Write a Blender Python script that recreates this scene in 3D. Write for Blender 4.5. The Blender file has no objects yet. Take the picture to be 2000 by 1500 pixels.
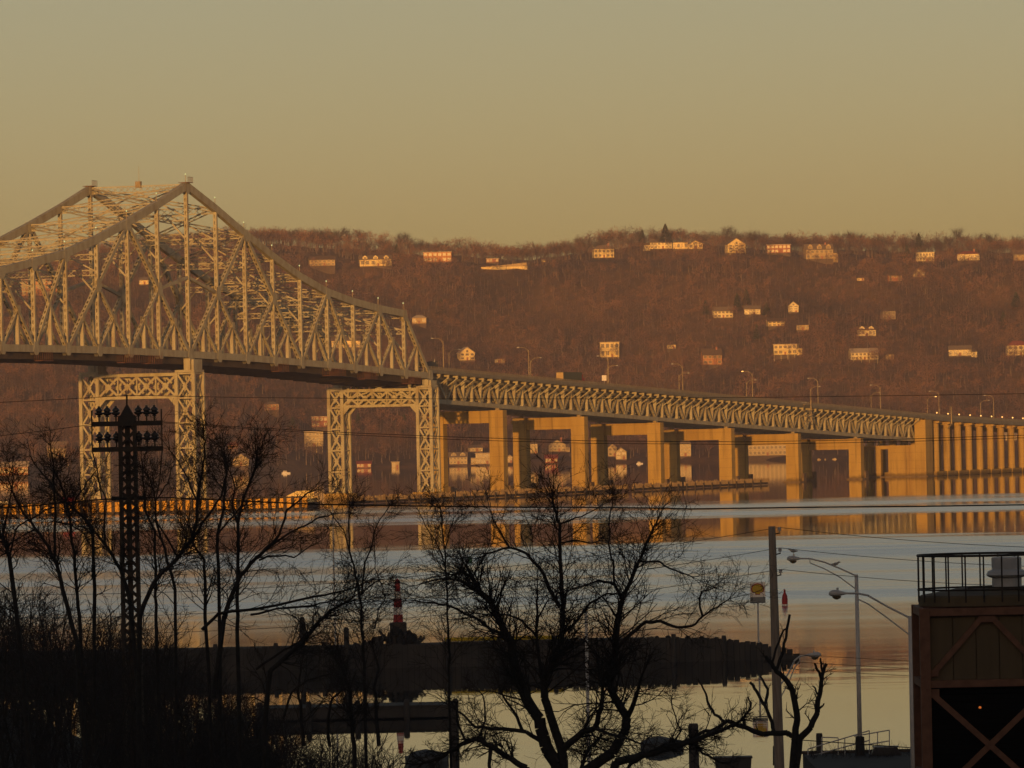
import bpy, math, random
import numpy as np
from mathutils import Vector, Matrix

random.seed(7)
SC = bpy.context.scene
COL = SC.collection
rad = math.radians

# ------------------------------------------------------------------ camera
F = 12000.0                      # focal length in pixels of a 2000 px wide picture
ROLL = rad(1.2)
PITCH = math.atan(100 / F)
H = 19.15                        # camera height above the river
cam_d = bpy.data.cameras.new('camera')
cam_d.sensor_width = 36.0
cam_d.lens = 36.0 * F / 2000
cam_d.clip_start = 1.0
cam_d.clip_end = 30000
cam = bpy.data.objects.new('camera', cam_d)
COL.objects.link(cam)
cam.matrix_world = (Matrix.Translation((0, 0, H)) @ Matrix.Rotation(rad(90) + PITCH, 4, 'X')
                    @ Matrix.Rotation(-ROLL, 4, 'Z'))
SC.camera = cam

# ------------------------------------------------------------------ sky and sun
SUN_EL = 2.4
LAZ = 7.0                        # the light travels 7 degrees right of the view axis
world = bpy.data.worlds.new('World')
SC.world = world
world.use_nodes = True
wn = world.node_tree.nodes
wl = world.node_tree.links
wn.clear()
sky = wn.new('ShaderNodeTexSky')
sky.sky_type = 'NISHITA'
sky.sun_disc = False
sky.sun_elevation = rad(SUN_EL)
sky.sun_rotation = rad(180 + LAZ)
sky.air_density = 0.6
sky.dust_density = 0.9
sky.ozone_density = 0.5
tint = wn.new('ShaderNodeMixRGB')
tint.blend_type = 'MULTIPLY'
tint.inputs[0].default_value = 1.0
tint.inputs[2].default_value = (0.77, 0.648, 0.585, 1)   # warm cast of the photograph, the same all over the sky
bg = wn.new('ShaderNodeBackground')
bg.inputs[1].default_value = 0.15
wo = wn.new('ShaderNodeOutputWorld')
wl.new(sky.outputs[0], tint.inputs[1])
wl.new(tint.outputs[0], bg.inputs[0])
wl.new(bg.outputs[0], wo.inputs[0])

sun_d = bpy.data.lights.new('sun', 'SUN')
sun_d.energy = 3.7
sun_d.angle = rad(0.5)
sun_d.color = (1.0, 0.45, 0.10)
sun = bpy.data.objects.new('sun', sun_d)
COL.objects.link(sun)
L = Vector((math.sin(rad(LAZ)) * math.cos(rad(SUN_EL)), math.cos(rad(LAZ)) * math.cos(rad(SUN_EL)), -math.sin(rad(SUN_EL))))
sun.rotation_euler = L.to_track_quat('-Z', 'Y').to_euler()
sun.location = (0, -200, 300)

SC.view_settings.view_transform = 'Standard'
SC.view_settings.look = 'None'
SC.view_settings.exposure = 0.2
SC.view_settings.gamma = 1.0
SC.render.engine = 'CYCLES'
SC.cycles.use_denoising = True
SC.cycles.max_bounces = 6
SC.cycles.diffuse_bounces = 2
SC.cycles.glossy_bounces = 4
SC.cycles.use_fast_gi = False


# ------------------------------------------------------------------ picture geometry helpers (pixels of the 2000x1500 photograph)
def ray(u, v):
    a = u - 1000
    b = 750 - v
    x = a * math.cos(ROLL) + b * math.sin(ROLL)
    y = -a * math.sin(ROLL) + b * math.cos(ROLL)
    c, s = math.cos(PITCH), math.sin(PITCH)
    return np.array([x, F * c - y * s, F * s + y * c]) / F


def at(u, v, Y):
    r = ray(u, v)
    return np.array([0, 0, H]) + r * (Y / r[1])


def onz(u, v, z=0.0):
    r = ray(u, v)
    return np.array([0, 0, H]) + r * ((z - H) / r[2])


# ------------------------------------------------------------------ mesh helpers
def V3(a):
    return np.array(a, float)


def unit(a):
    n = np.linalg.norm(a)
    return a / n if n > 1e-9 else a


class MB:
    def __init__(self):
        self.v = []
        self.f = []

    def add(self, vs, fs):
        o = len(self.v)
        self.v += [tuple(map(float, p)) for p in vs]
        self.f += [tuple(i + o for i in f) for f in fs]
        return self

    def hexa(self, p):
        return self.add(p, [(0, 3, 2, 1), (4, 5, 6, 7), (0, 1, 5, 4), (1, 2, 6, 5), (2, 3, 7, 6), (3, 0, 4, 7)])

    def box(self, x0, x1, y0, y1, z0, z1):
        return self.hexa([(x0, y0, z0), (x1, y0, z0), (x1, y1, z0), (x0, y1, z0), (x0, y0, z1), (x1, y0, z1), (x1, y1, z1), (x0, y1, z1)])

    def bar(self, a, b, w, h, side=(0, 1, 0), w2=None, h2=None):
        a, b = V3(a), V3(b)
        t = unit(b - a)
        s = V3(side)
        s = unit(s - t * (s @ t))
        n = np.cross(t, s)
        w2 = w if w2 is None else w2
        h2 = h if h2 is None else h2
        q = []
        for p, ww, hh in ((a, w, h), (b, w2, h2)):
            q += [p - s * ww / 2 - n * hh / 2, p + s * ww / 2 - n * hh / 2, p + s * ww / 2 + n * hh / 2, p - s * ww / 2 + n * hh / 2]
        return self.hexa(q)

    def member(self, a, b, w, h, pitch=1.7, side=(0, 1, 0)):
        """a box member: two solid plates in the truss plane, two cover plates with oval access holes"""
        a, b = V3(a), V3(b)
        Ln = np.linalg.norm(b - a)
        t = unit(b - a)
        s = V3(side)
        s = unit(s - t * (s @ t))
        n = np.cross(t, s)
        for k in (-1, 1):
            self.bar(a + s * k * (w / 2 - 0.03), b + s * k * (w / 2 - 0.03), 0.06, h, side)
        nh = max(1, int(Ln / pitch))
        pt = Ln / nh
        st = w * 0.3
        for k in (-1, 1):
            c = n * k * (h / 2 - 0.01)
            for e in (-1, 1):
                u0 = s * e * (w / 2 - 0.06)
                u1 = s * e * (w / 2 - st)
                self.add([a + c + u0, b + c + u0, b + c + u1, a + c + u1], [(0, 1, 2, 3)])
            u = s * (w / 2 - st)
            for i in range(nh):
                p0 = a + t * (i * pt) + c
                p1 = a + t * (i * pt + pt * 0.5) + c
                self.add([p0 - u, p0 + u, p1 + u, p1 - u], [(0, 1, 2, 3)])
        return self

    def tube(self, pts, r, n=8, cap=True):
        pts = [V3(p) for p in pts]
        rr = r if hasattr(r, '__len__') else [r] * len(pts)
        o = len(self.v)
        prev = None
        for i, p in enumerate(pts):
            t = unit(pts[min(i + 1, len(pts) - 1)] - pts[max(i - 1, 0)])
            if prev is None:
                ref = V3((0, 0, 1)) if abs(t[2]) < 0.9 else V3((1, 0, 0))
                u = unit(np.cross(t, ref))
            else:
                u = unit(prev - t * (prev @ t))
            prev = u
            w = np.cross(t, u)
            for k in range(n):
                a = 2 * math.pi * k / n
                self.v.append(tuple(p + (u * math.cos(a) + w * math.sin(a)) * rr[i]))
        for i in range(len(pts) - 1):
            for k in range(n):
                k2 = (k + 1) % n
                self.f.append((o + i * n + k, o + i * n + k2, o + (i + 1) * n + k2, o + (i + 1) * n + k))
        if cap:
            self.f.append(tuple(o + k for k in range(n))[::-1])
            self.f.append(tuple(o + (len(pts) - 1) * n + k for k in range(n)))
        return self

    def lathe(self, prof, n=16, c=(0, 0, 0)):
        o = len(self.v)
        for r, z in prof:
            for k in range(n):
                a = 2 * math.pi * k / n
                self.v.append((c[0] + r * math.cos(a), c[1] + r * math.sin(a), c[2] + z))
        for i in range(len(prof) - 1):
            for k in range(n):
                k2 = (k + 1) % n
                self.f.append((o + i * n + k, o + i * n + k2, o + (i + 1) * n + k2, o + (i + 1) * n + k))
        self.f.append(tuple(o + k for k in range(n))[::-1])
        self.f.append(tuple(o + (len(prof) - 1) * n + k for k in range(n)))
        return self

    def prism(self, poly, axis, a0, a1):
        """poly: 2D outline; axis 'y' extrudes (x,z) outlines, 'x' extrudes (y,z), 'z' extrudes (x,y)"""
        n = len(poly)
        f = {'y': lambda p, a: (p[0], a, p[1]), 'x': lambda p, a: (a, p[0], p[1]), 'z': lambda p, a: (p[0], p[1], a)}[axis]
        vs = [f(p, a0) for p in poly] + [f(p, a1) for p in poly]
        fs = [tuple(range(n))[::-1], tuple(range(n, 2 * n))] + [(i, (i + 1) % n, n + (i + 1) % n, n + i) for i in range(n)]
        return self.add(vs, fs)

    def build(self, name, mat, parent=None, smooth=False):
        me = bpy.data.meshes.new(name)
        me.from_pydata(self.v, [], self.f)
        me.materials.append(mat)
        if smooth:
            me.polygons.foreach_set('use_smooth', [True] * len(me.polygons))
        me.update()
        return link(name, me, parent)


def link(name, me, parent=None):
    o = bpy.data.objects.new(name, me)
    COL.objects.link(o)
    if parent is not None:
        o.parent = parent
    return o


def np_mesh(name, verts, faces, mat, parent=None, smooth=False):
    """verts (N,3), faces (M,k) numpy arrays"""
    verts = np.asarray(verts, np.float32)
    faces = np.asarray(faces, np.int32)
    m, k = faces.shape
    me = bpy.data.meshes.new(name)
    me.vertices.add(len(verts))
    me.vertices.foreach_set('co', verts.ravel())
    me.loops.add(m * k)
    me.loops.foreach_set('vertex_index', faces.ravel())
    me.polygons.add(m)
    me.polygons.foreach_set('loop_start', np.arange(0, m * k, k, dtype=np.int32))
    me.polygons.foreach_set('loop_total', np.full(m, k, np.int32))
    if smooth:
        me.polygons.foreach_set('use_smooth', np.ones(m, bool))
    me.update(calc_edges=True)
    me.materials.append(mat)
    return link(name, me, parent)


def seg_mesh(name, segs, mat, parent=None, n=3, origin=(0, 0, 0)):
    """list of (p0,p1,r0,r1) -> tapered n-sided tubes, one mesh"""
    S = np.array([list(a) + list(b) + [r0, r1] for a, b, r0, r1 in segs], float)
    P0 = S[:, 0:3] - np.array(origin)
    P1 = S[:, 3:6] - np.array(origin)
    T = P1 - P0
    T /= np.maximum(np.linalg.norm(T, axis=1, keepdims=True), 1e-9)
    ref = np.where(np.abs(T[:, 2:3]) < 0.9, np.array([[0, 0, 1.]]), np.array([[1., 0, 0]]))
    U = np.cross(T, ref)
    U /= np.maximum(np.linalg.norm(U, axis=1, keepdims=True), 1e-9)
    W = np.cross(T, U)
    vs = []
    for P, r in ((P0, S[:, 6:7]), (P1, S[:, 7:8])):
        for k in range(n):
            a = 2 * math.pi * k / n
            vs.append(P + (U * math.cos(a) + W * math.sin(a)) * r)
    N = len(S)
    verts = np.stack(vs, axis=1).reshape(-1, 3)
    base = (np.arange(N) * 2 * n)[:, None]
    fs = []
    for k in range(n):
        k2 = (k + 1) % n
        fs.append(np.concatenate([base + k, base + k2, base + n + k2, base + n + k], axis=1))
    return np_mesh(name, verts, np.concatenate(fs), mat, parent)


def tag(o, label=None, cat=None, group=None, kind=None):
    if label:
        o['label'] = label
    if cat:
        o['category'] = cat
    if group:
        o['group'] = group
    if kind:
        o['kind'] = kind
    return o


def thing(name, label, cat, loc=(0, 0, 0), rz=0.0, group=None):
    o = bpy.data.objects.new(name, None)
    o.empty_display_size = 0.5
    COL.objects.link(o)
    o.location = tuple(map(float, loc))
    o.rotation_euler = (0, 0, rz)
    return tag(o, label, cat, group)


def dup(root, loc=None, rz=None, label=None, group=None):
    r = root.copy()
    COL.objects.link(r)
    if loc is not None:
        r.location = tuple(map(float, loc))
    if rz is not None:
        r.rotation_euler = (0, 0, rz)
    if label:
        r['label'] = label
    if group:
        r['group'] = group
    for ch in list(root.children):
        c = ch.copy()
        COL.objects.link(c)
        c.parent = r
        for g in ch.children:
            k = g.copy()
            COL.objects.link(k)
            k.parent = c
    return r


# ------------------------------------------------------------------ materials
def mat(name, col, rough=0.7, col2=None, scale=1.0, stretch=(1, 1, 1), metallic=0.0, bump=0.0, detail=4.0, lo=0.35, hi=0.65, coords='Object', spec=0.3, emit=None, estr=0.0):
    m = bpy.data.materials.new(name)
    m.use_nodes = True
    nt = m.node_tree
    b = nt.nodes['Principled BSDF']
    b.inputs['Roughness'].default_value = rough
    b.inputs['Metallic'].default_value = metallic
    b.inputs['Specular IOR Level'].default_value = spec
    b.inputs['Base Color'].default_value = (*col, 1)
    if emit:
        b.inputs['Emission Color'].default_value = (*emit, 1)
        b.inputs['Emission Strength'].default_value = estr
    if col2 is not None or bump:
        tc = nt.nodes.new('ShaderNodeTexCoord')
        mp = nt.nodes.new('ShaderNodeMapping')
        mp.inputs['Scale'].default_value = stretch
        nz = nt.nodes.new('ShaderNodeTexNoise')
        nz.inputs['Scale'].default_value = scale
        nz.inputs['Detail'].default_value = detail
        if coords == 'World':
            g = nt.nodes.new('ShaderNodeNewGeometry')
            nt.links.new(g.outputs['Position'], mp.inputs[0])
        else:
            nt.links.new(tc.outputs[coords], mp.inputs[0])
        nt.links.new(mp.outputs[0], nz.inputs['Vector'])
        if col2 is not None:
            cr = nt.nodes.new('ShaderNodeValToRGB')
            cr.color_ramp.elements[0].position = lo
            cr.color_ramp.elements[0].color = (*col, 1)
            cr.color_ramp.elements[1].position = hi
            cr.color_ramp.elements[1].color = (*col2, 1)
            nt.links.new(nz.outputs[0], cr.inputs[0])
            nt.links.new(cr.outputs[0], b.inputs['Base Color'])
        if bump:
            bp = nt.nodes.new('ShaderNodeBump')
            bp.inputs['Strength'].default_value = bump
            nt.links.new(nz.outputs[0], bp.inputs['Height'])
            nt.links.new(bp.outputs[0], b.inputs['Normal'])
    return m


M = {}
M['steel'] = mat('bridge_steel_paint', (0.43, 0.42, 0.325), 0.6, (0.31, 0.27, 0.185), 0.5, (1, 1, 0.45), coords='World', lo=0.42, hi=0.72, detail=8)
M['steel_red'] = mat('primer_red_steel', (0.13, 0.05, 0.03), 0.7, (0.16, 0.08, 0.045), 1.0)
M['asphalt'] = mat('asphalt', (0.06, 0.058, 0.055), 0.9, (0.08, 0.076, 0.07), 0.5)
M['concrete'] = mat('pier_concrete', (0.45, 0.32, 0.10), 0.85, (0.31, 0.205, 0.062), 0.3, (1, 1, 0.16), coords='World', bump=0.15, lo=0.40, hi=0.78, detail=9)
def weather(m):
    """tide mark at the waterline, faint pour joints and a few dark runs"""
    nt = m.node_tree
    b = nt.nodes['Principled BSDF']
    src = b.inputs['Base Color'].links[0].from_socket
    g = nt.nodes.new('ShaderNodeNewGeometry')
    sp = nt.nodes.new('ShaderNodeSeparateXYZ')
    nt.links.new(g.outputs['Position'], sp.inputs[0])
    nz = nt.nodes.new('ShaderNodeTexNoise')
    nz.inputs['Scale'].default_value = 0.8
    nt.links.new(g.outputs['Position'], nz.inputs['Vector'])
    def mth(op, x, y):
        n = nt.nodes.new('ShaderNodeMath')
        n.operation = op
        for k_, v_ in enumerate((x, y)):
            if isinstance(v_, (int, float)):
                n.inputs[k_].default_value = v_
            else:
                nt.links.new(v_, n.inputs[k_])
        return n.outputs[0]
    zj = mth('ADD', sp.outputs[2], mth('MULTIPLY', nz.outputs[0], 1.6))
    tide = nt.nodes.new('ShaderNodeMapRange')
    for k_, v_ in enumerate((1.6, 2.6, 0.45, 1.0)):
        tide.inputs[k_ + 1].default_value = v_
    nt.links.new(zj, tide.inputs[0])
    fr = mth('FRACT', mth('DIVIDE', sp.outputs[2], 3.1), 0)
    jn = mth('MULTIPLY_ADD', mth('LESS_THAN', fr, 0.05), -0.22)
    jn.node.inputs[2].default_value = 1.0
    run = nt.nodes.new('ShaderNodeTexNoise')
    run.inputs['Scale'].default_value = 1.0
    mp = nt.nodes.new('ShaderNodeMapping')
    mp.inputs['Scale'].default_value = (0.9, 0.9, 0.05)
    nt.links.new(g.outputs['Position'], mp.inputs[0])
    nt.links.new(mp.outputs[0], run.inputs['Vector'])
    rr = nt.nodes.new('ShaderNodeMapRange')
    for k_, v_ in enumerate((0.56, 0.72, 1.0, 0.62)):
        rr.inputs[k_ + 1].default_value = v_
    nt.links.new(run.outputs[0], rr.inputs[0])
    f = mth('MULTIPLY', mth('MULTIPLY', tide.outputs[0], jn), rr.outputs[0])
    mx = nt.nodes.new('ShaderNodeVectorMath')
    mx.operation = 'SCALE'
    nt.links.new(src, mx.inputs[0])
    nt.links.new(f, mx.inputs['Scale'])
    nt.links.new(mx.outputs[0], b.inputs['Base Color'])
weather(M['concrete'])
M['concrete_dark'] = mat('wet_concrete', (0.20, 0.15, 0.095), 0.8, (0.12, 0.085, 0.05), 0.6, coords='World')
M['rail'] = mat('railing_metal', (0.36, 0.31, 0.21), 0.5, (0.28, 0.22, 0.13), 0.6, coords='World')
M['fascia'] = mat('deck_edge_paint', (0.27, 0.26, 0.215), 0.65, (0.22, 0.20, 0.15), 0.25, coords='World')
M['timber'] = mat('fender_timber', (0.05, 0.042, 0.035), 0.9, (0.075, 0.06, 0.045), 0.8, (1, 1, 0.3), coords='World')
M['pale'] = mat('weathered_pale', (0.42, 0.32, 0.18), 0.85, (0.28, 0.20, 0.11), 0.9, coords='World')
M['fender_yellow'] = mat('yellow_fender_board', (0.78, 0.47, 0.08), 0.6, (0.66, 0.37, 0.05), 0.7, coords='World')
M['lamp_on'] = mat('lit_lamp', (0.9, 0.6, 0.25), 0.4, emit=(1.0, 0.55, 0.15), estr=1.5)
M['lamp_green'] = mat('lit_marker_lamp', (0.5, 0.7, 0.5), 0.4, emit=(0.55, 0.85, 0.5), estr=0.3)
M['galv'] = mat('galvanised_steel', (0.50, 0.51, 0.52), 0.5, (0.42, 0.43, 0.44), 2.0)
M['bark'] = mat('dark_bark', (0.026, 0.026, 0.026), 0.95, (0.017, 0.017, 0.018), 6.0, coords='World', bump=0.3)
M['twig'] = mat('twig_bark', (0.026, 0.024, 0.023), 0.95, (0.018, 0.017, 0.017), 1.0, coords='World')
M['tarred'] = mat('tarred_timber', (0.036, 0.036, 0.036), 0.9, (0.055, 0.052, 0.048), 0.9, (1, 1, 0.3), coords='World')
M['shade_dark'] = mat('shade_dark_steel', (0.06, 0.05, 0.04), 0.8, (0.09, 0.07, 0.05), 0.4, coords='World')  # shade under the main deck, put into the steel colour
M['iron'] = mat('black_iron', (0.022, 0.021, 0.02), 0.65, (0.035, 0.025, 0.018), 3.0)
M['glass_ins'] = mat('dark_insulator', (0.03, 0.03, 0.032), 0.25)
M['wire'] = mat('black_cable', (0.015, 0.014, 0.013), 0.6)
M['pole_wood'] = mat('grey_pole_wood', (0.27, 0.235, 0.20), 0.9, (0.19, 0.16, 0.135), 3.0, (4, 4, 0.3))
M['white'] = mat('white_paint', (0.78, 0.76, 0.72), 0.5)
M['red'] = mat('red_paint', (0.36, 0.025, 0.025), 0.5, (0.28, 0.022, 0.022), 2.0)
M['yellow'] = mat('yellow_paint', (0.55, 0.42, 0.03), 0.5)
M['green'] = mat('green_paint', (0.03, 0.14, 0.07), 0.5)
M['grey_plate'] = mat('grey_sign_plate', (0.16, 0.18, 0.19), 0.5)
M['brown_steel'] = mat('red_brown_steel', (0.185, 0.092, 0.058), 0.65, (0.13, 0.065, 0.042), 5.0, bump=0.1)
M['brown_panel'] = mat('olive_brown_panel', (0.12, 0.09, 0.05), 0.7, (0.09, 0.068, 0.038), 2.0, (1, 1, 0.2))
M['louvre'] = mat('dark_louvre', (0.012, 0.012, 0.012), 0.8)
M['tarp'] = mat('blue_grey_tarp', (0.08, 0.095, 0.11), 0.7, (0.055, 0.065, 0.075), 2.0, bump=0.4)
M['dark_boat'] = mat('dark_hull', (0.03, 0.032, 0.035), 0.5)
M['bird'] = mat('gull_grey', (0.25, 0.25, 0.26), 0.8, (0.45, 0.44, 0.42), 6.0)
M['glass'] = mat('window_glass', (0.20, 0.155, 0.09), 0.35, spec=0.5)
M['glass_bright'] = mat('sunlit_window_glass', (0.25, 0.2, 0.12), 0.3, metallic=0.6)
WALLS = {
    'cream': mat('cream_siding', (0.82, 0.67, 0.32), 0.8, (0.74, 0.59, 0.27), 0.5),
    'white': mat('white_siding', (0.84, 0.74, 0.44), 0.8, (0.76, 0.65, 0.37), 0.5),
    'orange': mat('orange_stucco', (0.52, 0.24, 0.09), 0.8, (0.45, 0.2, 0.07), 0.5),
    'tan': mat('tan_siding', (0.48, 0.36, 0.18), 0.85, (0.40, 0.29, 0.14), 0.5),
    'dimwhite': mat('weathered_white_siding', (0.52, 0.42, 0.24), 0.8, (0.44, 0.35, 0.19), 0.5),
    'stone': mat('field_stone', (0.15, 0.105, 0.075), 0.9, (0.10, 0.075, 0.055), 0.8),
    'grey': mat('grey_shingle', (0.30, 0.25, 0.19), 0.85, (0.25, 0.20, 0.15), 0.5),
    'pink': mat('rose_brick', (0.38, 0.17, 0.11), 0.85, (0.32, 0.13, 0.085), 0.5),
    'red': mat('barn_red', (0.34, 0.09, 0.06), 0.8, (0.28, 0.075, 0.05), 0.5),
}
ROOFS = {
    'brown': mat('brown_shingles', (0.13, 0.085, 0.055), 0.9, (0.10, 0.065, 0.042), 0.8),
    'grey': mat('grey_shingles', (0.22, 0.17, 0.12), 0.9, (0.18, 0.135, 0.095), 0.8),
    'red': mat('red_roof_tiles', (0.27, 0.065, 0.045), 0.8, (0.22, 0.055, 0.04), 0.8),
    'pale': mat('pale_roof', (0.50, 0.42, 0.31), 0.8, (0.45, 0.37, 0.27), 0.8),
}


def forest_mat(name, cols, tone=False):
    """winter wood: colour differs from tree to tree and from stand to stand"""
    m = bpy.data.materials.new(name)
    m.use_nodes = True
    nt = m.node_tree
    b = nt.nodes['Principled BSDF']
    b.inputs['Roughness'].default_value = 0.95
    b.inputs['Specular IOR Level'].default_value = 0.1
    g = nt.nodes.new('ShaderNodeNewGeometry')
    outs = []
    for sc, dt in ((0.014, 4), (0.13, 1)):
        nz = nt.nodes.new('ShaderNodeTexNoise')
        nz.inputs['Scale'].default_value = sc
        nz.inputs['Detail'].default_value = dt
        mp = nt.nodes.new('ShaderNodeMapping')
        mp.inputs['Scale'].default_value = (1, 1, 0.25)
        nt.links.new(g.outputs['Position'], mp.inputs[0])
        nt.links.new(mp.outputs[0], nz.inputs['Vector'])
        outs.append(nz)
    mx = nt.nodes.new('ShaderNodeMath')
    mx.operation = 'MULTIPLY_ADD'
    mx.inputs[1].default_value = 0.72
    nt.links.new(outs[0].outputs[0], mx.inputs[0])
    m2 = nt.nodes.new('ShaderNodeMath')
    m2.operation = 'MULTIPLY'
    m2.inputs[1].default_value = 0.28
    nt.links.new(outs[1].outputs[0], m2.inputs[0])
    nt.links.new(m2.outputs[0], mx.inputs[2])
    cr = nt.nodes.new('ShaderNodeValToRGB')
    e = cr.color_ramp.elements
    e[0].position = 0.38
    e[0].color = (*cols[0], 1)
    e[1].position = 0.62
    e[1].color = (*cols[2], 1)
    k = e.new(0.5)
    k.color = (*cols[1], 1)
    fac = mx.outputs[0]
    if tone:
        an = nt.nodes.new('ShaderNodeAttribute')
        an.attribute_name = 'tone'
        m3 = nt.nodes.new('ShaderNodeMath')
        m3.operation = 'MULTIPLY_ADD'
        m3.inputs[1].default_value = 0.26
        nt.links.new(an.outputs['Fac'], m3.inputs[0])
        m4 = nt.nodes.new('ShaderNodeMath')
        m4.operation = 'SUBTRACT'
        m4.inputs[1].default_value = 0.13
        nt.links.new(mx.outputs[0], m4.inputs[0])
        nt.links.new(m4.outputs[0], m3.inputs[2])
        fac = m3.outputs[0]
    nt.links.new(fac, cr.inputs[0])
    nt.links.new(cr.outputs[0], b.inputs['Base Color'])
    return m


M['wood_twigs'] = forest_mat('winter_wood', ((0.064, 0.047, 0.05), (0.145, 0.085, 0.07), (0.265, 0.14, 0.09)), True)
M['crest_twigs'] = mat('crest_twigs', (0.085, 0.066, 0.055), 0.95, (0.055, 0.045, 0.04), 0.1, coords='World')
M['wood_trunk'] = mat('pale_trunk_bark', (0.30, 0.22, 0.15), 0.95, (0.18, 0.125, 0.085), 0.2, coords='World')
M['conifer'] = mat('conifer_needles', (0.035, 0.045, 0.022), 0.9, (0.05, 0.06, 0.028), 0.6, coords='World')
M['litter'] = forest_mat('leaf_litter', ((0.08, 0.055, 0.042), (0.13, 0.08, 0.05), (0.20, 0.115, 0.06)))
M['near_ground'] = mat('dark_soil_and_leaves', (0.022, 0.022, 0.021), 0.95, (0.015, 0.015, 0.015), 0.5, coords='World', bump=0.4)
M['pavement'] = mat('quay_paving', (0.026, 0.026, 0.026), 0.9, (0.018, 0.018, 0.018), 0.6)

# ------------------------------------------------------------------ river
wm = bpy.data.materials.new('river_water')
wm.use_nodes = True
nt = wm.node_tree
b = nt.nodes['Principled BSDF']
wout = nt.nodes['Material Output']
nt.nodes.remove(b)
wdif = nt.nodes.new('ShaderNodeBsdfDiffuse')
wdif.inputs[0].default_value = (0.02, 0.02, 0.015, 1)
wgl = nt.nodes.new('ShaderNodeBsdfGlossy')
wgl.inputs[0].default_value = (0.98, 0.98, 0.98, 1)
wfr = nt.nodes.new('ShaderNodeFresnel')
wfr.inputs[0].default_value = 1.33
wmx = nt.nodes.new('ShaderNodeMixShader')
nt.links.new(wfr.outputs[0], wmx.inputs[0])
nt.links.new(wdif.outputs[0], wmx.inputs[1])
nt.links.new(wgl.outputs[0], wmx.inputs[2])
nt.links.new(wmx.outputs[0], wout.inputs[0])
geo = nt.nodes.new('ShaderNodeNewGeometry')
sep = nt.nodes.new('ShaderNodeSeparateXYZ')
nt.links.new(geo.outputs['Position'], sep.inputs[0])


def nmath(op, a, bb=None, c=None):
    n = nt.nodes.new('ShaderNodeMath')
    n.operation = op
    for i, x in enumerate((a, bb, c)):
        if x is None:
            continue
        if isinstance(x, (int, float)):
            n.inputs[i].default_value = x
        else:
            nt.links.new(x, n.inputs[i])
    return n.outputs[0]


def nnoise(scale, stretch, detail=2.0, rot=0.0):
    mp = nt.nodes.new('ShaderNodeMapping')
    mp.inputs['Scale'].default_value = stretch
    mp.inputs['Rotation'].default_value = (0, 0, rot)
    nt.links.new(geo.outputs['Position'], mp.inputs[0])
    n = nt.nodes.new('ShaderNodeTexNoise')
    n.inputs['Scale'].default_value = scale
    n.inputs['Detail'].default_value = detail
    nt.links.new(mp.outputs[0], n.inputs['Vector'])
    return n.outputs[0]


# wind streaks: where the breeze touches the river it is ruffled, elsewhere it is a slick mirror
warp = nmath('ADD', nmath('MULTIPLY_ADD', nnoise(0.012, (1, 0.3, 1), 3), 190.0, -95.0), nmath('MULTIPLY_ADD', nnoise(0.05, (0.5, 0.8, 1), 4), 110.0, -55.0))
damp = nmath('MINIMUM', 1.0, nmath('MAXIMUM', 0.12, nmath('DIVIDE', nmath('SUBTRACT', sep.outputs[1], 480.0), 500.0)))
yy = nmath('ADD', sep.outputs[1], nmath('MULTIPLY', warp, damp))
yn = nmath('DIVIDE', yy, 2600.0)
rp = nt.nodes.new('ShaderNodeValToRGB')
el = rp.color_ramp.elements
pts = [(300, 0.012), (505, 0.025), (560, 0.22), (640, 0.5), (720, 1.0), (960, 1.0), (1050, 0.8), (1110, 0.10), (1330, 0.08), (1385, 0.85), (1470, 0.75), (1520, 0.25), (1570, 0.85), (1660, 0.5), (1720, 0.10), (2600, 0.05)]
el[0].position = pts[0][0] / 2600
el[0].color = (pts[0][1],) * 3 + (1,)
el[1].position = 1.0
el[1].color = (pts[-1][1],) * 3 + (1,)
for y_, v_ in pts[1:-1]:
    e_ = el.new(y_ / 2600)
    e_.color = (v_, v_, v_, 1)
nt.links.new(yn, rp.inputs[0])
streak = nmath('ADD', nmath('MULTIPLY', nnoise(0.022, (0.10, 1, 1), 2, 0.02), 0.6), nmath('MULTIPLY', nnoise(0.07, (0.07, 1, 1), 2, -0.015), 0.4))
sr = nt.nodes.new('ShaderNodeMapRange')
sr.inputs[1].default_value = 0.36
sr.inputs[2].default_value = 0.64
sr.inputs[3].default_value = 0.5
sr.inputs[4].default_value = 1.2
nt.links.new(streak, sr.inputs[0])
mask = nmath('MULTIPLY', rp.outputs[0], sr.outputs[0])
nt.links.new(nmath('MULTIPLY_ADD', mask, 0.265, 0.010), wgl.inputs['Roughness'])
# ripples: short wind waves where the water is ruffled, long faint swell everywhere
wave = nmath('ADD', nnoise(0.35, (0.5, 1, 1), 3), nmath('MULTIPLY', nnoise(1.6, (0.6, 1, 1), 2), 0.35))
swell = nmath('ADD', nmath('MULTIPLY', nnoise(0.03, (0.5, 1, 1), 3, 0.1), 0.016), nmath('ADD', nmath('MULTIPLY', nnoise(0.14, (0.3, 1, 1), 3), 0.006), nmath('MULTIPLY', nnoise(0.55, (0.35, 1, 1), 2), 0.0022)))
hgt_ = nmath('ADD', swell, nmath('MULTIPLY', nmath('MULTIPLY', wave, mask), 0.008))
bp = nt.nodes.new('ShaderNodeBump')
bp.inputs['Distance'].default_value = 1.0
bp.inputs['Strength'].default_value = 1.0
nt.links.new(hgt_, bp.inputs['Height'])
nt.links.new(bp.outputs[0], wgl.inputs['Normal'])
river = MB().add([(-1300, 250, 0), (1300, 250, 0), (1300, 5400, 0), (-1300, 5400, 0)], [(0, 1, 2, 3)]).build('river_water', wm)
tag(river, 'calm river with wind ruffled and mirror smooth bands', None, kind='structure')


# ------------------------------------------------------------------ far hillside
def lerp(x, xs, ys):
    return float(np.interp(x, xs, ys))


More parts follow.
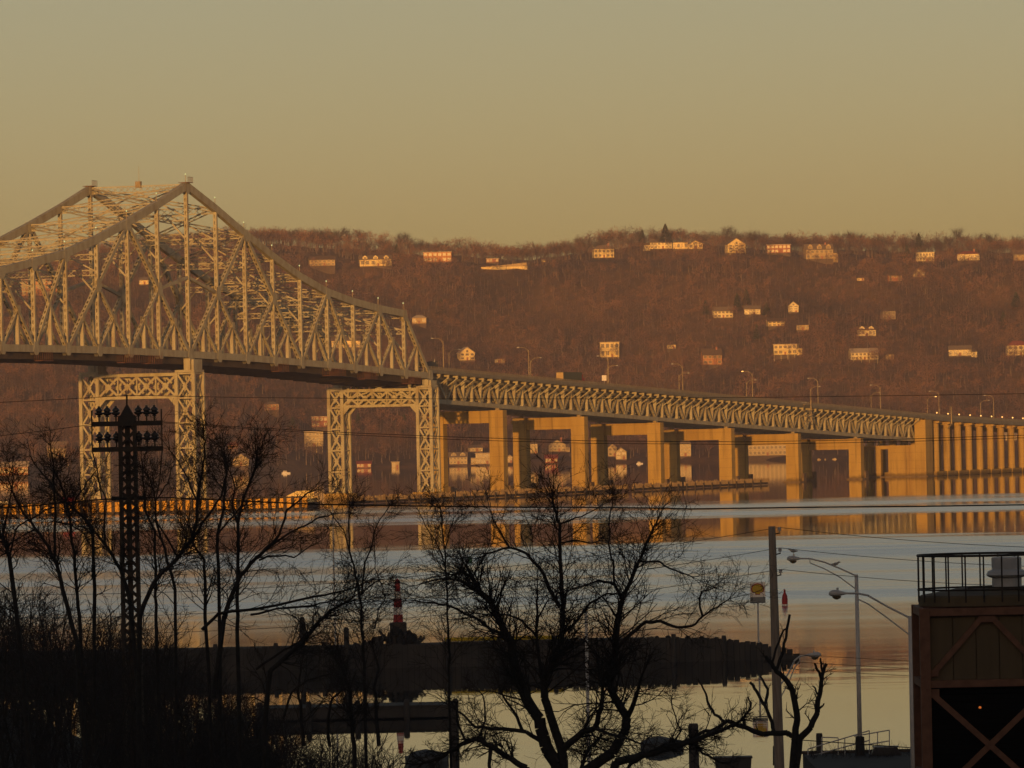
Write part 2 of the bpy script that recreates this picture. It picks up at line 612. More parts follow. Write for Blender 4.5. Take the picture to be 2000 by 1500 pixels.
RX = [-1400, -500, -383, -345, -306, -268, -211, -172, -145, -115, -77, -38, 0, 15, 38, 77, 115, 130, 153, 191, 230, 268, 306, 345, 383, 600, 1400]
RYP = [520, 515, 505, 500, 475, 455, 445, 438, 447, 457, 463, 465, 470, 470, 463, 455, 447, 441, 447, 450, 455, 455, 463, 458, 458, 462, 480]
SHX = [-1400, -330, -200, -126, 82, 192, 300, 1400]
SHY = [3400, 3480, 3700, 3930, 3990, 3840, 3800, 3700]


def ridge_z(X):
    u = 1000 + X * F / 4600
    v = np.interp(X, RX, RYP)
    vc = v + 0.0209 * (u - 1000)
    return H + (850 - vc) * 4600 / F - 15.0


def shore_y(X):
    return np.interp(X, SHX, SHY)


def bumps(X, Y):
    return (2.2 * np.sin(X * 0.031 + 1.3) * np.cos(Y * 0.027) + 1.5 * np.sin(X * 0.071 + Y * 0.053) + 0.8 * np.sin(X * 0.17 - Y * 0.11 + 2))


def hill_z(X, Y):
    X = np.asarray(X, float)
    Y = np.asarray(Y, float)
    sy = shore_y(X)
    rz_ = ridge_z(X)
    t = (Y - sy) / (4560.0 - sy)
    prof = np.interp(t, [-0.2, -0.03, 0.0, 0.03, 0.10, 0.25, 0.5, 0.70, 0.78, 0.84, 1.0, 1.3, 2.0], [-0.10, -0.03, 0.008, 0.02, 0.06, 0.21, 0.53, 0.83, 0.925, 0.945, 1.0, 0.97, 0.7])
    k = np.clip((t - 0.05) / 0.2, 0, 1)
    return rz_ * prof + bumps(X, Y) * k


nx, ny = 240, 150
gx = np.linspace(-1250, 1250, nx)
gy = np.linspace(3200, 5350, ny)
gy = np.sort(np.concatenate([gy, np.linspace(3650, 4650, 100)]))
ny = len(gy)
GX, GY = np.meshgrid(gx, gy)
GZ = hill_z(GX, GY)
idx = np.arange(nx * ny).reshape(ny, nx)
qf = np.stack([idx[:-1, :-1], idx[:-1, 1:], idx[1:, 1:], idx[1:, :-1]], axis=-1).reshape(-1, 4)
hill = np_mesh('far_hillside', np.stack([GX, GY, GZ], -1).reshape(-1, 3), qf, M['litter'], smooth=True)
tag(hill, 'leaf covered hillside across the river', None, kind='structure')


def hit_hill(u, v):
    r = ray(u, v)
    o = np.array([0, 0, H])
    lo = None
    for Y in np.arange(3350, 5200, 4.0):
        p = o + r * (Y / r[1])
        if p[2] <= hill_z(p[0], p[1]):
            lo = Y
            break
    if lo is None:
        lo = 4480
    return o + r * (lo / r[1])


# ------------------------------------------------------------------ houses on the far shore
HOUSES = []


def house(x0, x1, yt, yb, wall, roof, kind, label, rz=0, storeys=2, nwin=4, chimney=False, porch=False, name='house', door=True, glint=False, dormers=0, wing=0, cat='house'):
    P = hit_hill((x0 + x1) / 2, yb)
    k = P[1] / F
    w = (x1 - x0) * k
    h = (yb - yt) * k
    dep = min(max(0.55 * w, 7.0), 13.0)
    zb = max(float(P[2]), *[float(hill_z(P[0] + f_ * w / 2, P[1] - 0.5)) for f_ in (-1, -0.5, 0.5, 1)])
    HOUSES.append((P[0], P[1], w, dep))
    t = thing(name, label, cat, (P[0], P[1] - 0.5, zb + 0.2), rad(rz))
    roofh = {'flat': 0.0, 'gable': 0.36, 'front': 0.42, 'hip': 0.32}[kind] * h
    if kind != 'flat':
        roofh = min(roofh, 0.42 * w)
    wh = h - roofh
    a = w / 2
    wm_, rm_ = WALLS[wall], ROOFS[roof]
    bw = MB()
    if kind == 'front':
        bw.prism([(-a, 0.2), (a, 0.2), (a, wh), (0, wh + roofh - 0.25), (-a, wh)], 'y', 0, dep)
    elif kind == 'gable':
        bw.prism([(0, 0.2), (dep, 0.2), (dep, wh), (dep / 2, wh + roofh - 0.25), (0, wh)], 'x', -a, a)
    else:
        bw.box(-a, a, 0, dep, 0.2, wh)
    if kind == 'flat':
        bw.box(-a * 0.55, a * 0.35, 0.5, dep - 0.5, wh, wh + 0.01)
    bw.build('wall', wm_, t)
    MB().box(-a + 0.06, a - 0.06, 0.06, dep - 0.06, -6, 0.25).build('foundation', WALLS['stone'], t)
    r = MB()
    ov = 0.5
    if kind == 'flat':
        r.box(-a - ov, a + ov, -ov, dep + ov, wh + 0.02, wh + 0.45)
    elif kind == 'front':
        for s in (-1, 1):
            r.hexa([(s * (a + ov), -ov, wh - ov * roofh / a), (0, -ov, wh + roofh), (0, dep + ov, wh + roofh), (s * (a + ov), dep + ov, wh - ov * roofh / a),
                    (s * (a + ov), -ov, wh - ov * roofh / a + 0.3), (0, -ov, wh + roofh + 0.3), (0, dep + ov, wh + roofh + 0.3), (s * (a + ov), dep + ov, wh - ov * roofh / a + 0.3)])
    elif kind == 'gable':
        hd = dep / 2
        for s, y in ((-1, -ov), (1, dep + ov)):
            ze = wh - ov * roofh / hd
            r.hexa([(-a - ov, y, ze), (a + ov, y, ze), (a + ov, hd, wh + roofh), (-a - ov, hd, wh + roofh), (-a - ov, y, ze + 0.3), (a + ov, y, ze + 0.3), (a + ov, hd, wh + roofh + 0.3), (-a - ov, hd, wh + roofh + 0.3)])
    else:
        e = min(a * 0.6, dep / 2)
        A = [(-a - ov, -ov, wh), (a + ov, -ov, wh), (a + ov, dep + ov, wh), (-a - ov, dep + ov, wh), (-a + e, dep / 2, wh + roofh), (a - e, dep / 2, wh + roofh)]
        r.add(A, [(0, 3, 2, 1), (0, 1, 5, 4), (1, 2, 5), (2, 3, 4, 5), (3, 0, 4)])
    ro = r.build('roof', rm_, t)
    if chimney:
        MB().box(a * 0.45, a * 0.45 + 1.1, dep * 0.4, dep * 0.4 + 1.1, wh, wh + roofh + 1.4).build('chimney', WALLS['pink'], ro)
    sh = wh / storeys
    gm = M['glass']
    cw = w / nwin
    for s in range(storeys):
        for i in range(nwin):
            cx = -a + cw * (i + 0.5)
            z0 = s * sh + sh * 0.30
            z1 = s * sh + sh * 0.82
            if s == 0 and door and i == nwin // 2:
                MB().box(cx - 0.6, cx + 0.6, -0.12, 0.05, 0.05, min(2.2, sh * 0.85)).build('door', WALLS['pink'], t)
                continue
            ww = min(cw * 0.32, 1.1)
            fr = MB()
            for q in ((cx - ww - 0.12, cx - ww, z0, z1), (cx + ww, cx + ww + 0.12, z0, z1), (cx - ww - 0.12, cx + ww + 0.12, z1, z1 + 0.12), (cx - ww - 0.12, cx + ww + 0.12, z0 - 0.12, z0)):
                fr.box(q[0], q[1], -0.12, 0.03, q[2], q[3])
            wf = fr.build('window', WALLS['white'], t)
            MB().box(cx - ww, cx + ww, -0.05, 0.02, z0, z1).build('pane', M['glass_bright'] if (glint and (i + s) % 2 == 0) else gm, wf)
    if kind == 'front' and roofh > 2.2:
        wf = MB().box(-0.7, 0.7, -0.1, 0.03, wh + 0.3, wh + min(roofh * 0.5, 1.8)).build('window', gm, t)
    for i in range(dormers):
        cx = -a + w * (i + 0.5) / dormers
        dw = min(1.7, w / dormers * 0.35)
        z0 = wh + roofh * 0.12
        dm = MB().prism([(cx - dw, z0), (cx + dw, z0), (cx + dw, z0 + roofh * 0.5), (cx, z0 + roofh * 0.95), (cx - dw, z0 + roofh * 0.5)], 'y', 0.4, dep / 2).build('dormer', wm_, t)
        MB().box(cx - dw * 0.6, cx + dw * 0.6, 0.3, 0.45, z0 + roofh * 0.1, z0 + roofh * 0.5).build('pane', gm, dm)
    if porch:
        pd = MB().box(-a * 0.9, a * 0.9, -3.0, -0.02, sh * 0.85, sh * 0.85 + 0.25)
        pd.box(-a * 0.9, a * 0.9, -3.0, -2.9, sh * 0.85 + 0.9, sh * 0.85 + 1.0)
        pp = pd.build('balcony', WALLS['white'], t)
        for i in range(4):
            x = -a * 0.9 + 0.1 + (1.8 * a - 0.2) * i / 3
            MB().box(x - 0.1, x + 0.1, -2.95, -2.75, -4, sh * 0.85).build('porch_post', WALLS['white'], pp)
    if wing:
        ww = abs(wing) * w
        s = 1 if wing > 0 else -1
        x0_, x1_ = (a + 0.02, a + ww) if s > 0 else (-a - ww, -a - 0.02)
        wg = MB().box(x0_, x1_, 1.2, dep - 1, -2.5, wh * 0.6).build('wing', wm_, t)
        MB().prism([(1.0, wh * 0.6), (dep - 0.8, wh * 0.6), (dep / 2, wh * 0.6 + roofh * 0.5 + 0.4)], 'x', x0_, x1_).build('wing_roof', rm_, wg)
        MB().box((x0_ + x1_) / 2 - 0.8, (x0_ + x1_) / 2 + 0.8, 1.1, 1.22, wh * 0.2, wh * 0.45).build('window', gm, wg)
    return t


# along the crest, from left to right
house(605, 655, 513, 532, 'tan', 'brown', 'gable', 'long tan house on the crest right beside the sloping truss chord', 8, 2, 6)
house(703, 765, 502, 523, 'cream', 'grey', 'gable', 'cream crest house with three gabled dormers', 4, 1, 6, dormers=3)
house(827, 882, 495, 514, 'orange', 'pale', 'flat', 'orange lit flat roofed modern house on the crest', -3, 2, 6)
house(1058, 1065, 506, 513, 'cream', 'grey', 'gable', 'tiny cream hut on the crest near the long wall', 0, 1, 2, door=False)
house(1160, 1200, 480, 505, 'cream', 'grey', 'hip', 'cream two storey crest house with chimney, standing alone', 10, 2, 5, chimney=True)
house(1270, 1313, 470, 490, 'white', 'grey', 'gable', 'white two storey crest house left of the glinting annex', 3, 2, 6, glint=True, wing=-0.3)
house(1315, 1343, 475, 488, 'cream', 'brown', 'flat', 'low crest annex with bright sun glinting windows', 3, 1, 4, glint=True, door=False)
house(1345, 1373, 473, 490, 'cream', 'grey', 'front', 'small gable fronted crest house at the right of the annex', 5, 1, 3)
house(1421, 1457, 466, 495, 'cream', 'grey', 'front', 'tall steep gabled house on the crest', 14, 3, 3, porch=True)
house(1498, 1544, 482, 498, 'pink', 'pale', 'flat', 'long flat roofed house with reddish walls on the crest', -4, 2, 6)
house(1574, 1628, 484, 513, 'tan', 'grey', 'gable', 'large tan gabled house with dormers on the crest', 6, 2, 6, chimney=True, dormers=3, wing=0.18)
house(1790, 1825, 498, 515, 'white', 'pale', 'flat', 'white flat roofed box house with a row of windows', 0, 2, 6, porch=True)
house(1870, 1913, 497, 516, 'white', 'red', 'hip', 'white crest house under a red roof', -6, 1, 5, chimney=True)
house(1980, 2015, 491, 511, 'tan', 'grey', 'gable', 'tan crest house cut by the right picture edge', 0, 2, 4)
# upper slope
house(1735, 1762, 533, 551, 'pink', 'brown', 'gable', 'rose brick house just below the crest', 8, 2, 3)
house(1783, 1807, 525, 543, 'tan', 'brown', 'front', 'small brown roofed gable house just below the white box house', -5, 1, 3)
house(1674, 1688, 543, 552, 'cream', 'brown', 'gable', 'very small pale cottage left of the rose brick house', 0, 1, 2)
# middle slope
house(1394, 1432, 601, 622, 'white', 'grey', 'gable', 'white house with grey roof, left of a pair half way up the slope', 6, 2, 5)
house(1454, 1485, 601, 618, 'white', 'grey', 'gable', 'white house with grey roof, right of a pair half way up the slope', -4, 2, 4)
house(1540, 1560, 592, 613, 'white', 'grey', 'front', 'narrow tall white house half way up the slope', 0, 3, 2)
house(1500, 1533, 626, 641, 'cream', 'brown', 'gable', 'cream house behind twigs below the narrow tall house', 10, 2, 4)
house(1556, 1580, 635, 650, 'tan', 'brown', 'hip', 'small tan hip roofed house below the narrow tall house', 0, 1, 3)
house(1675, 1711, 641, 660, 'white', 'brown', 'gable', 'white house with two dormers on a brown roof', 0, 1, 5, dormers=2)
house(1724, 1750, 603, 627, 'grey', 'brown', 'hip', 'grey shingled tall house among the upper trees', 12, 2, 3)
# lower slope
house(1511, 1557, 684, 704, 'cream', 'pale', 'flat', 'cream terraced flat roofed house low on the slope', -14, 2, 5, porch=True, wing=0.2)
house(1662, 1716, 684, 706, 'white', 'pale', 'gable', 'long white house low on the slope', 6, 2, 7, porch=True)
house(1730, 1746, 689, 705, 'tan', 'brown', 'gable', 'small tan house right of the long white house', 0, 2, 2)
house(1853, 1897, 676, 696, 'white', 'grey', 'gable', 'white house with gabled wing low on the right slope', -8, 1, 5, wing=0.25)
house(1968, 2010, 667, 696, 'white', 'red', 'hip', 'white house with red eaves at the right picture edge', 5, 2, 4, porch=True)
house(1373, 1411, 691, 722, 'orange', 'brown', 'gable', 'salmon coloured house with brown roof above the bridge deck', 10, 2, 4, chimney=True)
house(1303, 1320, 675, 688, 'cream', 'brown', 'gable', 'little cream cottage left above the salmon house', 0, 1, 2)
house(1173, 1210, 674, 703, 'cream', 'pale', 'flat', 'cream two storey box house with porch above the dump truck', 5, 2, 4, porch=True)
house(898, 928, 682, 708, 'cream', 'pale', 'front', 'bright cream house just above the end of the truss', 16, 2, 3)
house(966, 986, 699, 712, 'tan', 'brown', 'gable', 'dim tan cottage right of the bright cream house', 0, 1, 3)
house(805, 833, 623, 640, 'tan', 'pale', 'hip', 'dim tan house with pale roof right of the truss end post top', 0, 1, 3)
house(648, 704, 661, 683, 'cream', 'grey', 'gable', 'cream house seen low through the truss diagonals', 3, 2, 6, glint=True)
house(43, 101, 551, 583, 'orange', 'pale', 'flat', 'big orange lit house seen through the left truss', 4, 3, 6, wing=0.2)
house(272, 293, 544, 558, 'cream', 'grey', 'gable', 'small cream house seen through the truss left of the high post', 0, 1, 3)
house(517, 545, 796, 813, 'orange', 'grey', 'hip', 'orange house alone under the main span', 6, 2, 4)
# at the water
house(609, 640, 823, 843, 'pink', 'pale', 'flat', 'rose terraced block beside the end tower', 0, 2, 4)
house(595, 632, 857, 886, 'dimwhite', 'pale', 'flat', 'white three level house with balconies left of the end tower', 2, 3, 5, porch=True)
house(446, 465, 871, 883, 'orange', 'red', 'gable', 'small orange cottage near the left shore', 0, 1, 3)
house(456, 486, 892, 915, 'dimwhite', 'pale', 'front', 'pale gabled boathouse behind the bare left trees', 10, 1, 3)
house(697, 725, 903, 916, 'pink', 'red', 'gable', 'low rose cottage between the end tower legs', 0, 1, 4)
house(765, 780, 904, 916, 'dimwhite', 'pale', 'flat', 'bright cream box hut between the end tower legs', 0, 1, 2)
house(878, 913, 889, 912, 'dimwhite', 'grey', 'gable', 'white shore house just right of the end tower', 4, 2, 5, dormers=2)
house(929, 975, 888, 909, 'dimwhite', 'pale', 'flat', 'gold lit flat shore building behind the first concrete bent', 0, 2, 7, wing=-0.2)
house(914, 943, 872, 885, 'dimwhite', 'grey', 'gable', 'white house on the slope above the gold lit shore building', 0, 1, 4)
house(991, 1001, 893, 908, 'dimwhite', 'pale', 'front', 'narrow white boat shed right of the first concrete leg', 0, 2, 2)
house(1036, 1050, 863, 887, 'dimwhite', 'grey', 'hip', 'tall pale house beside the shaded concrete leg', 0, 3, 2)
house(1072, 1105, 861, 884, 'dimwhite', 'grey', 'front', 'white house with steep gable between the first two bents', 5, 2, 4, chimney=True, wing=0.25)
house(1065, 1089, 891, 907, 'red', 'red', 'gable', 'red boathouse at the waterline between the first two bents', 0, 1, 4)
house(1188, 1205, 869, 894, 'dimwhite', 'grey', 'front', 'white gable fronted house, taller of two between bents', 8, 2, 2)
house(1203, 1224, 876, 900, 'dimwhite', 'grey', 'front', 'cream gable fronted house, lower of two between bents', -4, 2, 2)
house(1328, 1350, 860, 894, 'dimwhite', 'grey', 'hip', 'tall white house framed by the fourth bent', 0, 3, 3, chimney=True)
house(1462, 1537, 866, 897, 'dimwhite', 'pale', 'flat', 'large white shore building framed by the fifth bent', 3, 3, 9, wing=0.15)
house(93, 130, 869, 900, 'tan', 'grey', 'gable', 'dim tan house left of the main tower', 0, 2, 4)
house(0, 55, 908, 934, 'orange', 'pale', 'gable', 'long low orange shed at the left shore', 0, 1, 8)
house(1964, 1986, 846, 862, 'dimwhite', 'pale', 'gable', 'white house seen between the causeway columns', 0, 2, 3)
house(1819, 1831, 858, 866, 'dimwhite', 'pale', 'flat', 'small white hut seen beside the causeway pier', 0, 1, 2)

# long pale retaining wall on the crest
P = hit_hill(985, 527)
t = thing('retaining_wall', 'long pale retaining wall on the crest below a flat pavilion', 'wall', P, rad(-3))
HOUSES.append((P[0], P[1], 34, 6))
for i in range(9):
    x = -16.5 + i * 3.65
    MB().box(x, x + 3.6, 0, 0.6, -4, 2.4 + 0.3 * i).build('wall_panel', WALLS['tan'], t)
MB().box(-16.7, 16.6, -0.1, 0.7, -4, 2.2).build('wall_base', WALLS['cream'], t)
house(950, 974, 508, 515, 'pink', 'pale', 'flat', 'flat roofed pavilion above the long retaining wall', 0, 1, 4)

# ------------------------------------------------------------------ the far wood
rng = np.random.default_rng(5)


def tree_template(seed, n_twig=92):
    r = np.random.default_rng(seed)
    vs, fs = [], []
    hgt = 1.0
    for k in range(3):        # trunk
        a = k * 2.094
        vs.append((0.026 * math.cos(a), 0.026 * math.sin(a), -0.2))
    vs.append((0, 0, 0.8))
    fs += [(0, 1, 3), (1, 2, 3), (2, 0, 3)]
    lob = [(r.uniform(-0.12, 0.12), r.uniform(-0.12, 0.12), r.uniform(0.55, 0.78), r.uniform(0.16, 0.27)) for _ in range(4)]
    for i in range(n_twig):
        lx, ly, lz, lr = lob[i % 4]
        dv = r.normal(size=3)
        dv /= np.linalg.norm(dv)
        p0 = np.array([lx, ly, lz]) + dv * lr * r.uniform(0.3, 0.95)
        gd = dv + r.normal(size=3) * 0.6 + np.array([0, 0, 0.35])
        p1 = p0 + gd / np.linalg.norm(gd) * r.uniform(0.07, 0.17)
        sd = r.normal(size=3)
        sd = sd / np.linalg.norm(sd) * r.uniform(0.006, 0.012)
        o = len(vs)
        vs += [tuple(p0 + sd), tuple(p0 - sd), tuple(p1)]
        fs.append((o, o + 1, o + 2))
    return np.array(vs), np.array(fs)


TEMPL = [tree_template(100 + i) for i in range(10)]


def in_clearing(x, y):
    for hx, hy, w, dp in HOUSES:
        if abs(x - hx) < w / 2 + 1.0 and (-7 < y - hy < dp + 1 or (-34 < y - hy <= -7 and math.sin(x * 12.9 + y * 7.7) > -0.15)):
            return True
    return False


# clearings in front of the crest houses and along the shore
def scatter_wood():
    tv, tf, tt, n = [], [], [], 0
    gx_ = np.arange(-430, 430, 6.2)
    for x_ in gx_:
        y_ = float(shore_y(x_)) + 14
        while y_ < 4660:
            x = x_ + rng.uniform(-3, 3)
            y = y_ + rng.uniform(-3, 3)
            t_ = (y - shore_y(x)) / (4560 - shore_y(x))
            y_ += 6.9 if t_ < 0.8 else 8.5
            if in_clearing(x, y):
                continue
            if t_ < 0.10 and rng.random() < 0.45:
                continue
            if 0.76 < t_ < 0.83 and rng.random() < 0.85:
                continue
            z = float(hill_z(x, y))
            hgt = rng.uniform(8, 17) * (0.92 + 0.22 * math.sin(x * 0.045 + 1.0) * math.sin(x * 0.013 + y * 0.02))
            vv, ff = TEMPL[rng.integers(len(TEMPL))]
            a = rng.uniform(0, 6.283)
            c, s = math.cos(a), math.sin(a)
            R_ = np.array([[c, -s, 0], [s, c, 0], [0, 0, 1]])
            sc = np.array([hgt * rng.uniform(0.85, 1.2)] * 2 + [hgt])
            tv.append((vv @ R_.T) * sc + np.array([x, y, z]))
            tf.append(ff + n)
            tt.append(np.full(len(vv), rng.random()))
            n += len(vv)
    return np.concatenate(tv), np.concatenate(tf), np.concatenate(tt)


wv, wf_, wt_ = scatter_wood()
wood = np_mesh('hillside_wood', wv, wf_, M['wood_twigs'])
at_ = wood.data.attributes.new('tone', 'FLOAT', 'POINT')
at_.data.foreach_set('value', wt_.astype(np.float32))
wood.data.materials.append(M['wood_trunk'])
nt_ = len(TEMPL[0][1])
mi_ = np.zeros(len(wf_), np.int32)
mi_[(np.arange(len(wf_)) % nt_) < 3] = 1
wood.data.polygons.foreach_set('material_index', mi_)
tag(wood, 'bare brown winter wood covering the far hillside', 'wood', kind='stuff')


# trees that stand out against the sky along the crest
def twig_crown(seed, n1=22, n2=10):
    r = np.random.default_rng(seed)
    limbs, tw = [], []
    top = 0.62
    limbs.append(((0, 0, -0.1), (0, 0, 0.35), 0.020, 0.015))
    limbs.append(((0, 0, 0.35), (0.01, 0.0, top), 0.015, 0.008))
    for i in range(n1):
        z = r.uniform(0.28, top)
        an = r.uniform(0, 6.283)
        ln = r.uniform(0.2, 0.4) * (1.15 - 0.4 * z)
        el_ = r.uniform(0.5, 1.2)
        p = np.array([0, 0, z])
        dv = np.array([math.cos(an) * math.cos(el_), math.sin(an) * math.cos(el_), math.sin(el_)])
        q = p + dv * ln
        limbs.append((p, q, 0.008, 0.004))
        for j in range(n2):
            u = r.uniform(0.3, 1.0)
            a = p + dv * ln * u
            e = unit(dv + r.normal(size=3) * 0.55 + np.array([0, 0, 0.15]))
            b_ = a + e * r.uniform(0.08, 0.2)
            tw.append((a, b_, 0.0040, 0.0018))
            tw.append((b_, b_ + unit(e + r.normal(size=3) * 0.5) * 0.08, 0.003, 0.0015))
    return limbs, tw


crest_proto = []
for i in range(6):
    lb, tw = twig_crown(300 + i)
    t = thing('crest_tree', 'x', 'tree')
    seg_mesh('trunk', lb, M['crest_twigs'], t)
    seg_mesh('crown', tw, M['crest_twigs'], t)
    crest_proto.append(t)
crest_used = [False] * 6
for i in range(110):
    x = -205 + 590 * (i + rng.uniform(-0.4, 0.4)) / 110
    y = rng.uniform(4500, 4600)
    k = int(rng.integers(6))
    hgt = rng.uniform(11, 17) + 3.5 * math.sin(x * 0.06) * math.sin(x * 0.021 + 2)
    t = crest_proto[k] if not crest_used[k] else dup(crest_proto[k])
    crest_used[k] = True
    t.location = (x, y, float(hill_z(x, y)) - 0.5)
    t.rotation_euler = (0, 0, rng.uniform(0, 6.28))
    t.scale = (hgt * rng.uniform(0.9, 1.25),) * 2 + (hgt,)
    t['label'] = 'bare tree outlined against the sky along the crest'
    t['group'] = 'bare trees along the crest'


# dark conifers
def conifer(x, y, z, hgt, label, seed, wide=0.2, base=0.12):
    r = np.random.default_rng(seed)
    t = thing('conifer', label, 'conifer', (x, y, z), 0, 'dark conifers on the far hillside')
    MB().tube([(0, 0, -1), (0, 0, hgt * 0.95)], [hgt * 0.014, hgt * 0.004], 5).build('trunk', M['wood_trunk'], t)
    vs, fs = [], []
    for i in range(520):
        zz = r.uniform(base, 1.0) ** 0.9
        rm = wide * hgt * (1 - zz) ** 0.75 + 0.25
        an = r.uniform(0, 6.283)
        r0 = rm * r.uniform(0.1, 0.5)
        r1 = rm * r.uniform(0.7, 1.1)
        p0 = np.array([r0 * math.cos(an), r0 * math.sin(an), zz * hgt])
        p1 = np.array([r1 * math.cos(an), r1 * math.sin(an), zz * hgt - r.uniform(0.2, 1.0)])
        sd = np.array([-math.sin(an), math.cos(an), r.uniform(-0.5, 0.5)]) * r.uniform(0.3, 0.7)
        o = len(vs)
        vs += [tuple(p0), tuple((p0 + p1) / 2 + sd), tuple(p1), tuple((p0 + p1) / 2 - sd)]
        fs.append((o, o + 1, o + 2, o + 3))
    np_mesh('crown', np.array(vs), np.array(fs), M['conifer'], t)


CON = [(862, 620, 32, 'dark conifer right of the truss end, alone in the brown wood'), (1440, 612, 34, 'dark conifer between the pair of white houses, tallest'), (1458, 600, 30, 'dark conifer right behind the pair of white houses'),
       (1497, 618, 22, 'dark conifer right of the right hand white house'), (1378, 618, 26, 'dark conifer left of the left hand white house'), (1255, 490, 36, 'dark conifer left of the white crest house'),
       (1300, 476, 34, 'dark conifer rising behind the white crest house'), (1795, 500, 40, 'dark conifer behind the white box house'), (1772, 520, 36, 'dark conifer left of the white box house'), (1985, 605, 30, 'dark conifer at the right picture edge, mid slope'),
       (1478, 665, 26, 'dark conifer low on the slope left of the cream terraced house'), (790, 850, 36, 'dark conifer between the end tower legs'), (572, 860, 40, 'dark conifer left of the end tower'), (700, 845, 34, 'dark conifer just inside the end tower left leg'), (775, 515, 34, 'dark conifer right of the cream dormer house'), (1960, 640, 26, 'dark conifer above the house at the right edge')]
for i, (u, v, hp, lb) in enumerate(CON):
    P = hit_hill(u, v)
    conifer(P[0], P[1], P[2], hp * P[1] / F * 1.0 + 2.0, lb, 900 + i, 0.34 if i % 3 else 0.44)

# ------------------------------------------------------------------ the near bank (photographer's side)
NBX = np.concatenate([np.linspace(-1200, -80, 30), np.linspace(-76, 76, 77), np.linspace(80, 1200, 30)])
NBY = np.concatenate([np.linspace(-1500, -20, 60), np.linspace(0, 360, 91)])


def near_z(X, Y):
    base = np.interp(Y, [-1600, -800, -150, -60, 0, 60, 150, 240, 285, 316, 327, 334, 346], [72, 74, 66, 28, 12, 9, 5, 3, 1.9, 1.3, 0.9, -0.6, -2.5])
    kn = 9.2 * np.exp(-((X + 36) / 15.0) ** 2 - ((Y - 285) / 40.0) ** 2)
    kn = kn * np.clip((345 - Y) / 14, 0, 1)
    return base + kn + 0.25 * np.sin(X * 0.5) * np.sin(Y * 0.37)


GX, GY = np.meshgrid(NBX, NBY)
GZ = near_z(GX, GY)
nx, ny = len(NBX), len(NBY)
idx = np.arange(nx * ny).reshape(ny, nx)
qf = np.stack([idx[:-1, :-1], idx[:-1, 1:], idx[1:, 1:], idx[1:, :-1]], axis=-1).reshape(-1, 4)
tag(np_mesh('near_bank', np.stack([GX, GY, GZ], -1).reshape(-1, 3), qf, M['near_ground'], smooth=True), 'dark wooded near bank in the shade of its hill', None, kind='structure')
#PART2

# ------------------------------------------------------------------ the bridge
# local frame of the bridge: x runs along it (west, away from the camera), y across it to the far side, z up
PHI = rad(20.97)
BR = rad(90) - PHI
BD = np.array([math.sin(PHI), math.cos(PHI), 0])
BP = np.array([-math.cos(PHI), math.sin(PHI), 0])
BO = np.array([-89.684, 1710.0, 0.0])
TW = 29.3                        # distance between the two main trusses


def bw(s, q=0.0, z=0.0):
    return BO + BD * s + BP * q + np.array([0, 0, z])


TOPZ = {-9: 62.4, -8: 62.6, -7: 63.3, -6: 64.7, -5: 67.2, -4: 70.0, -3: 74.2, -2: 79.2, -1: 84.6, 0: 90.5, 1: 84.6, 2: 78.1, 3: 72.0, 4: 66.5, 5: 62.3, 6: 59.7, 7: 57.9, 8: 56.6}
BOTZ = {-9: 44.7, -8: 44.7, -7: 44.7, -6: 44.65, -5: 44.6, -4: 44.55, -3: 44.4, -2: 44.2, -1: 43.9, 0: 43.5, 1: 43.1, 2: 42.7, 3: 42.1, 4: 41.5, 5: 40.9, 6: 40.2, 7: 39.4, 8: 38.6, 9: 37.8}
bxs = sorted(BOTZ)
def Tn(t): return V3((20 * t, 0, TOPZ[t]))
def Bn(t): return V3((20 * t, 0, float(np.interp(t, bxs, [BOTZ[k] for k in bxs]))))
def mid(a, b_): return (a + b_) / 2

bridge = thing('cantilever_bridge', 'grey green steel cantilever truss bridge with peaked top chord', 'bridge', BO, BR)
near_parts = []


def mem(name, a, b_, w=0.9, h=0.75, holes=True, pitch=1.8):
    m = MB()
    if holes:
        m.member(a, b_, w, h, pitch)
    else:
        m.bar(a, b_, w, h)
    o = m.build(name, M['steel'], bridge)
    near_parts.append(o)
    return o


for t in range(-9, 8):           # top chord, one piece per panel
    d_ = unit(Tn(t + 1) - Tn(t)) * 0.02
    m = MB().bar(Tn(t) + d_, Tn(t + 1) - d_, 1.25, 2.1 if t > -6 else 1.9)
    near_parts.append(m.build('top_chord', M['steel'], bridge))
for t in range(-9, 9):
    near_parts.append(MB().bar(Bn(t) + V3((0.02, 0, 0)), Bn(t + 1) - V3((0.02, 0, 0)), 1.2, 1.9).build('bottom_chord', M['steel'], bridge))
for t in range(-9, 9):
    mem('post', Tn(t) - V3((0, 0, 0.8)), Bn(t) + V3((0, 0, 0.7)), 1.05, 0.95 if t == 0 else 0.8)


def hanger(j, s):
    m = MB()
    top = j - V3((0, 0, 0.2))
    bt = Bn(s)
    zt, zb_ = top[2], bt[2]
    # tapered top, solid plate sides
    m.bar((top[0], 0, zt), (top[0], 0, zt - 1.6), 0.25, 0.2, (0, 1, 0), 0.95, 0.7)
    m.bar((top[0], 0, zt - 1.6), (top[0], 0, zb_ + 0.5), 0.95, 0.7)
    near_parts.append(m.build('hanger', M['steel'], bridge))


def gusset(p, w=2.6, h=2.6):
    a, c = w / 2, h / 2
    m = MB()
    for y in (-0.66, 0.60):
        m.prism([(p[0] - a, p[2] - c * 0.4), (p[0] - a * 0.5, p[2] - c), (p[0] + a * 0.5, p[2] - c), (p[0] + a, p[2] - c * 0.4), (p[0] + a * 0.7, p[2] + c), (p[0] - a * 0.7, p[2] + c)], 'y', y, y + 0.06)
    near_parts.append(m.build('gusset_plate', M['steel'], bridge))


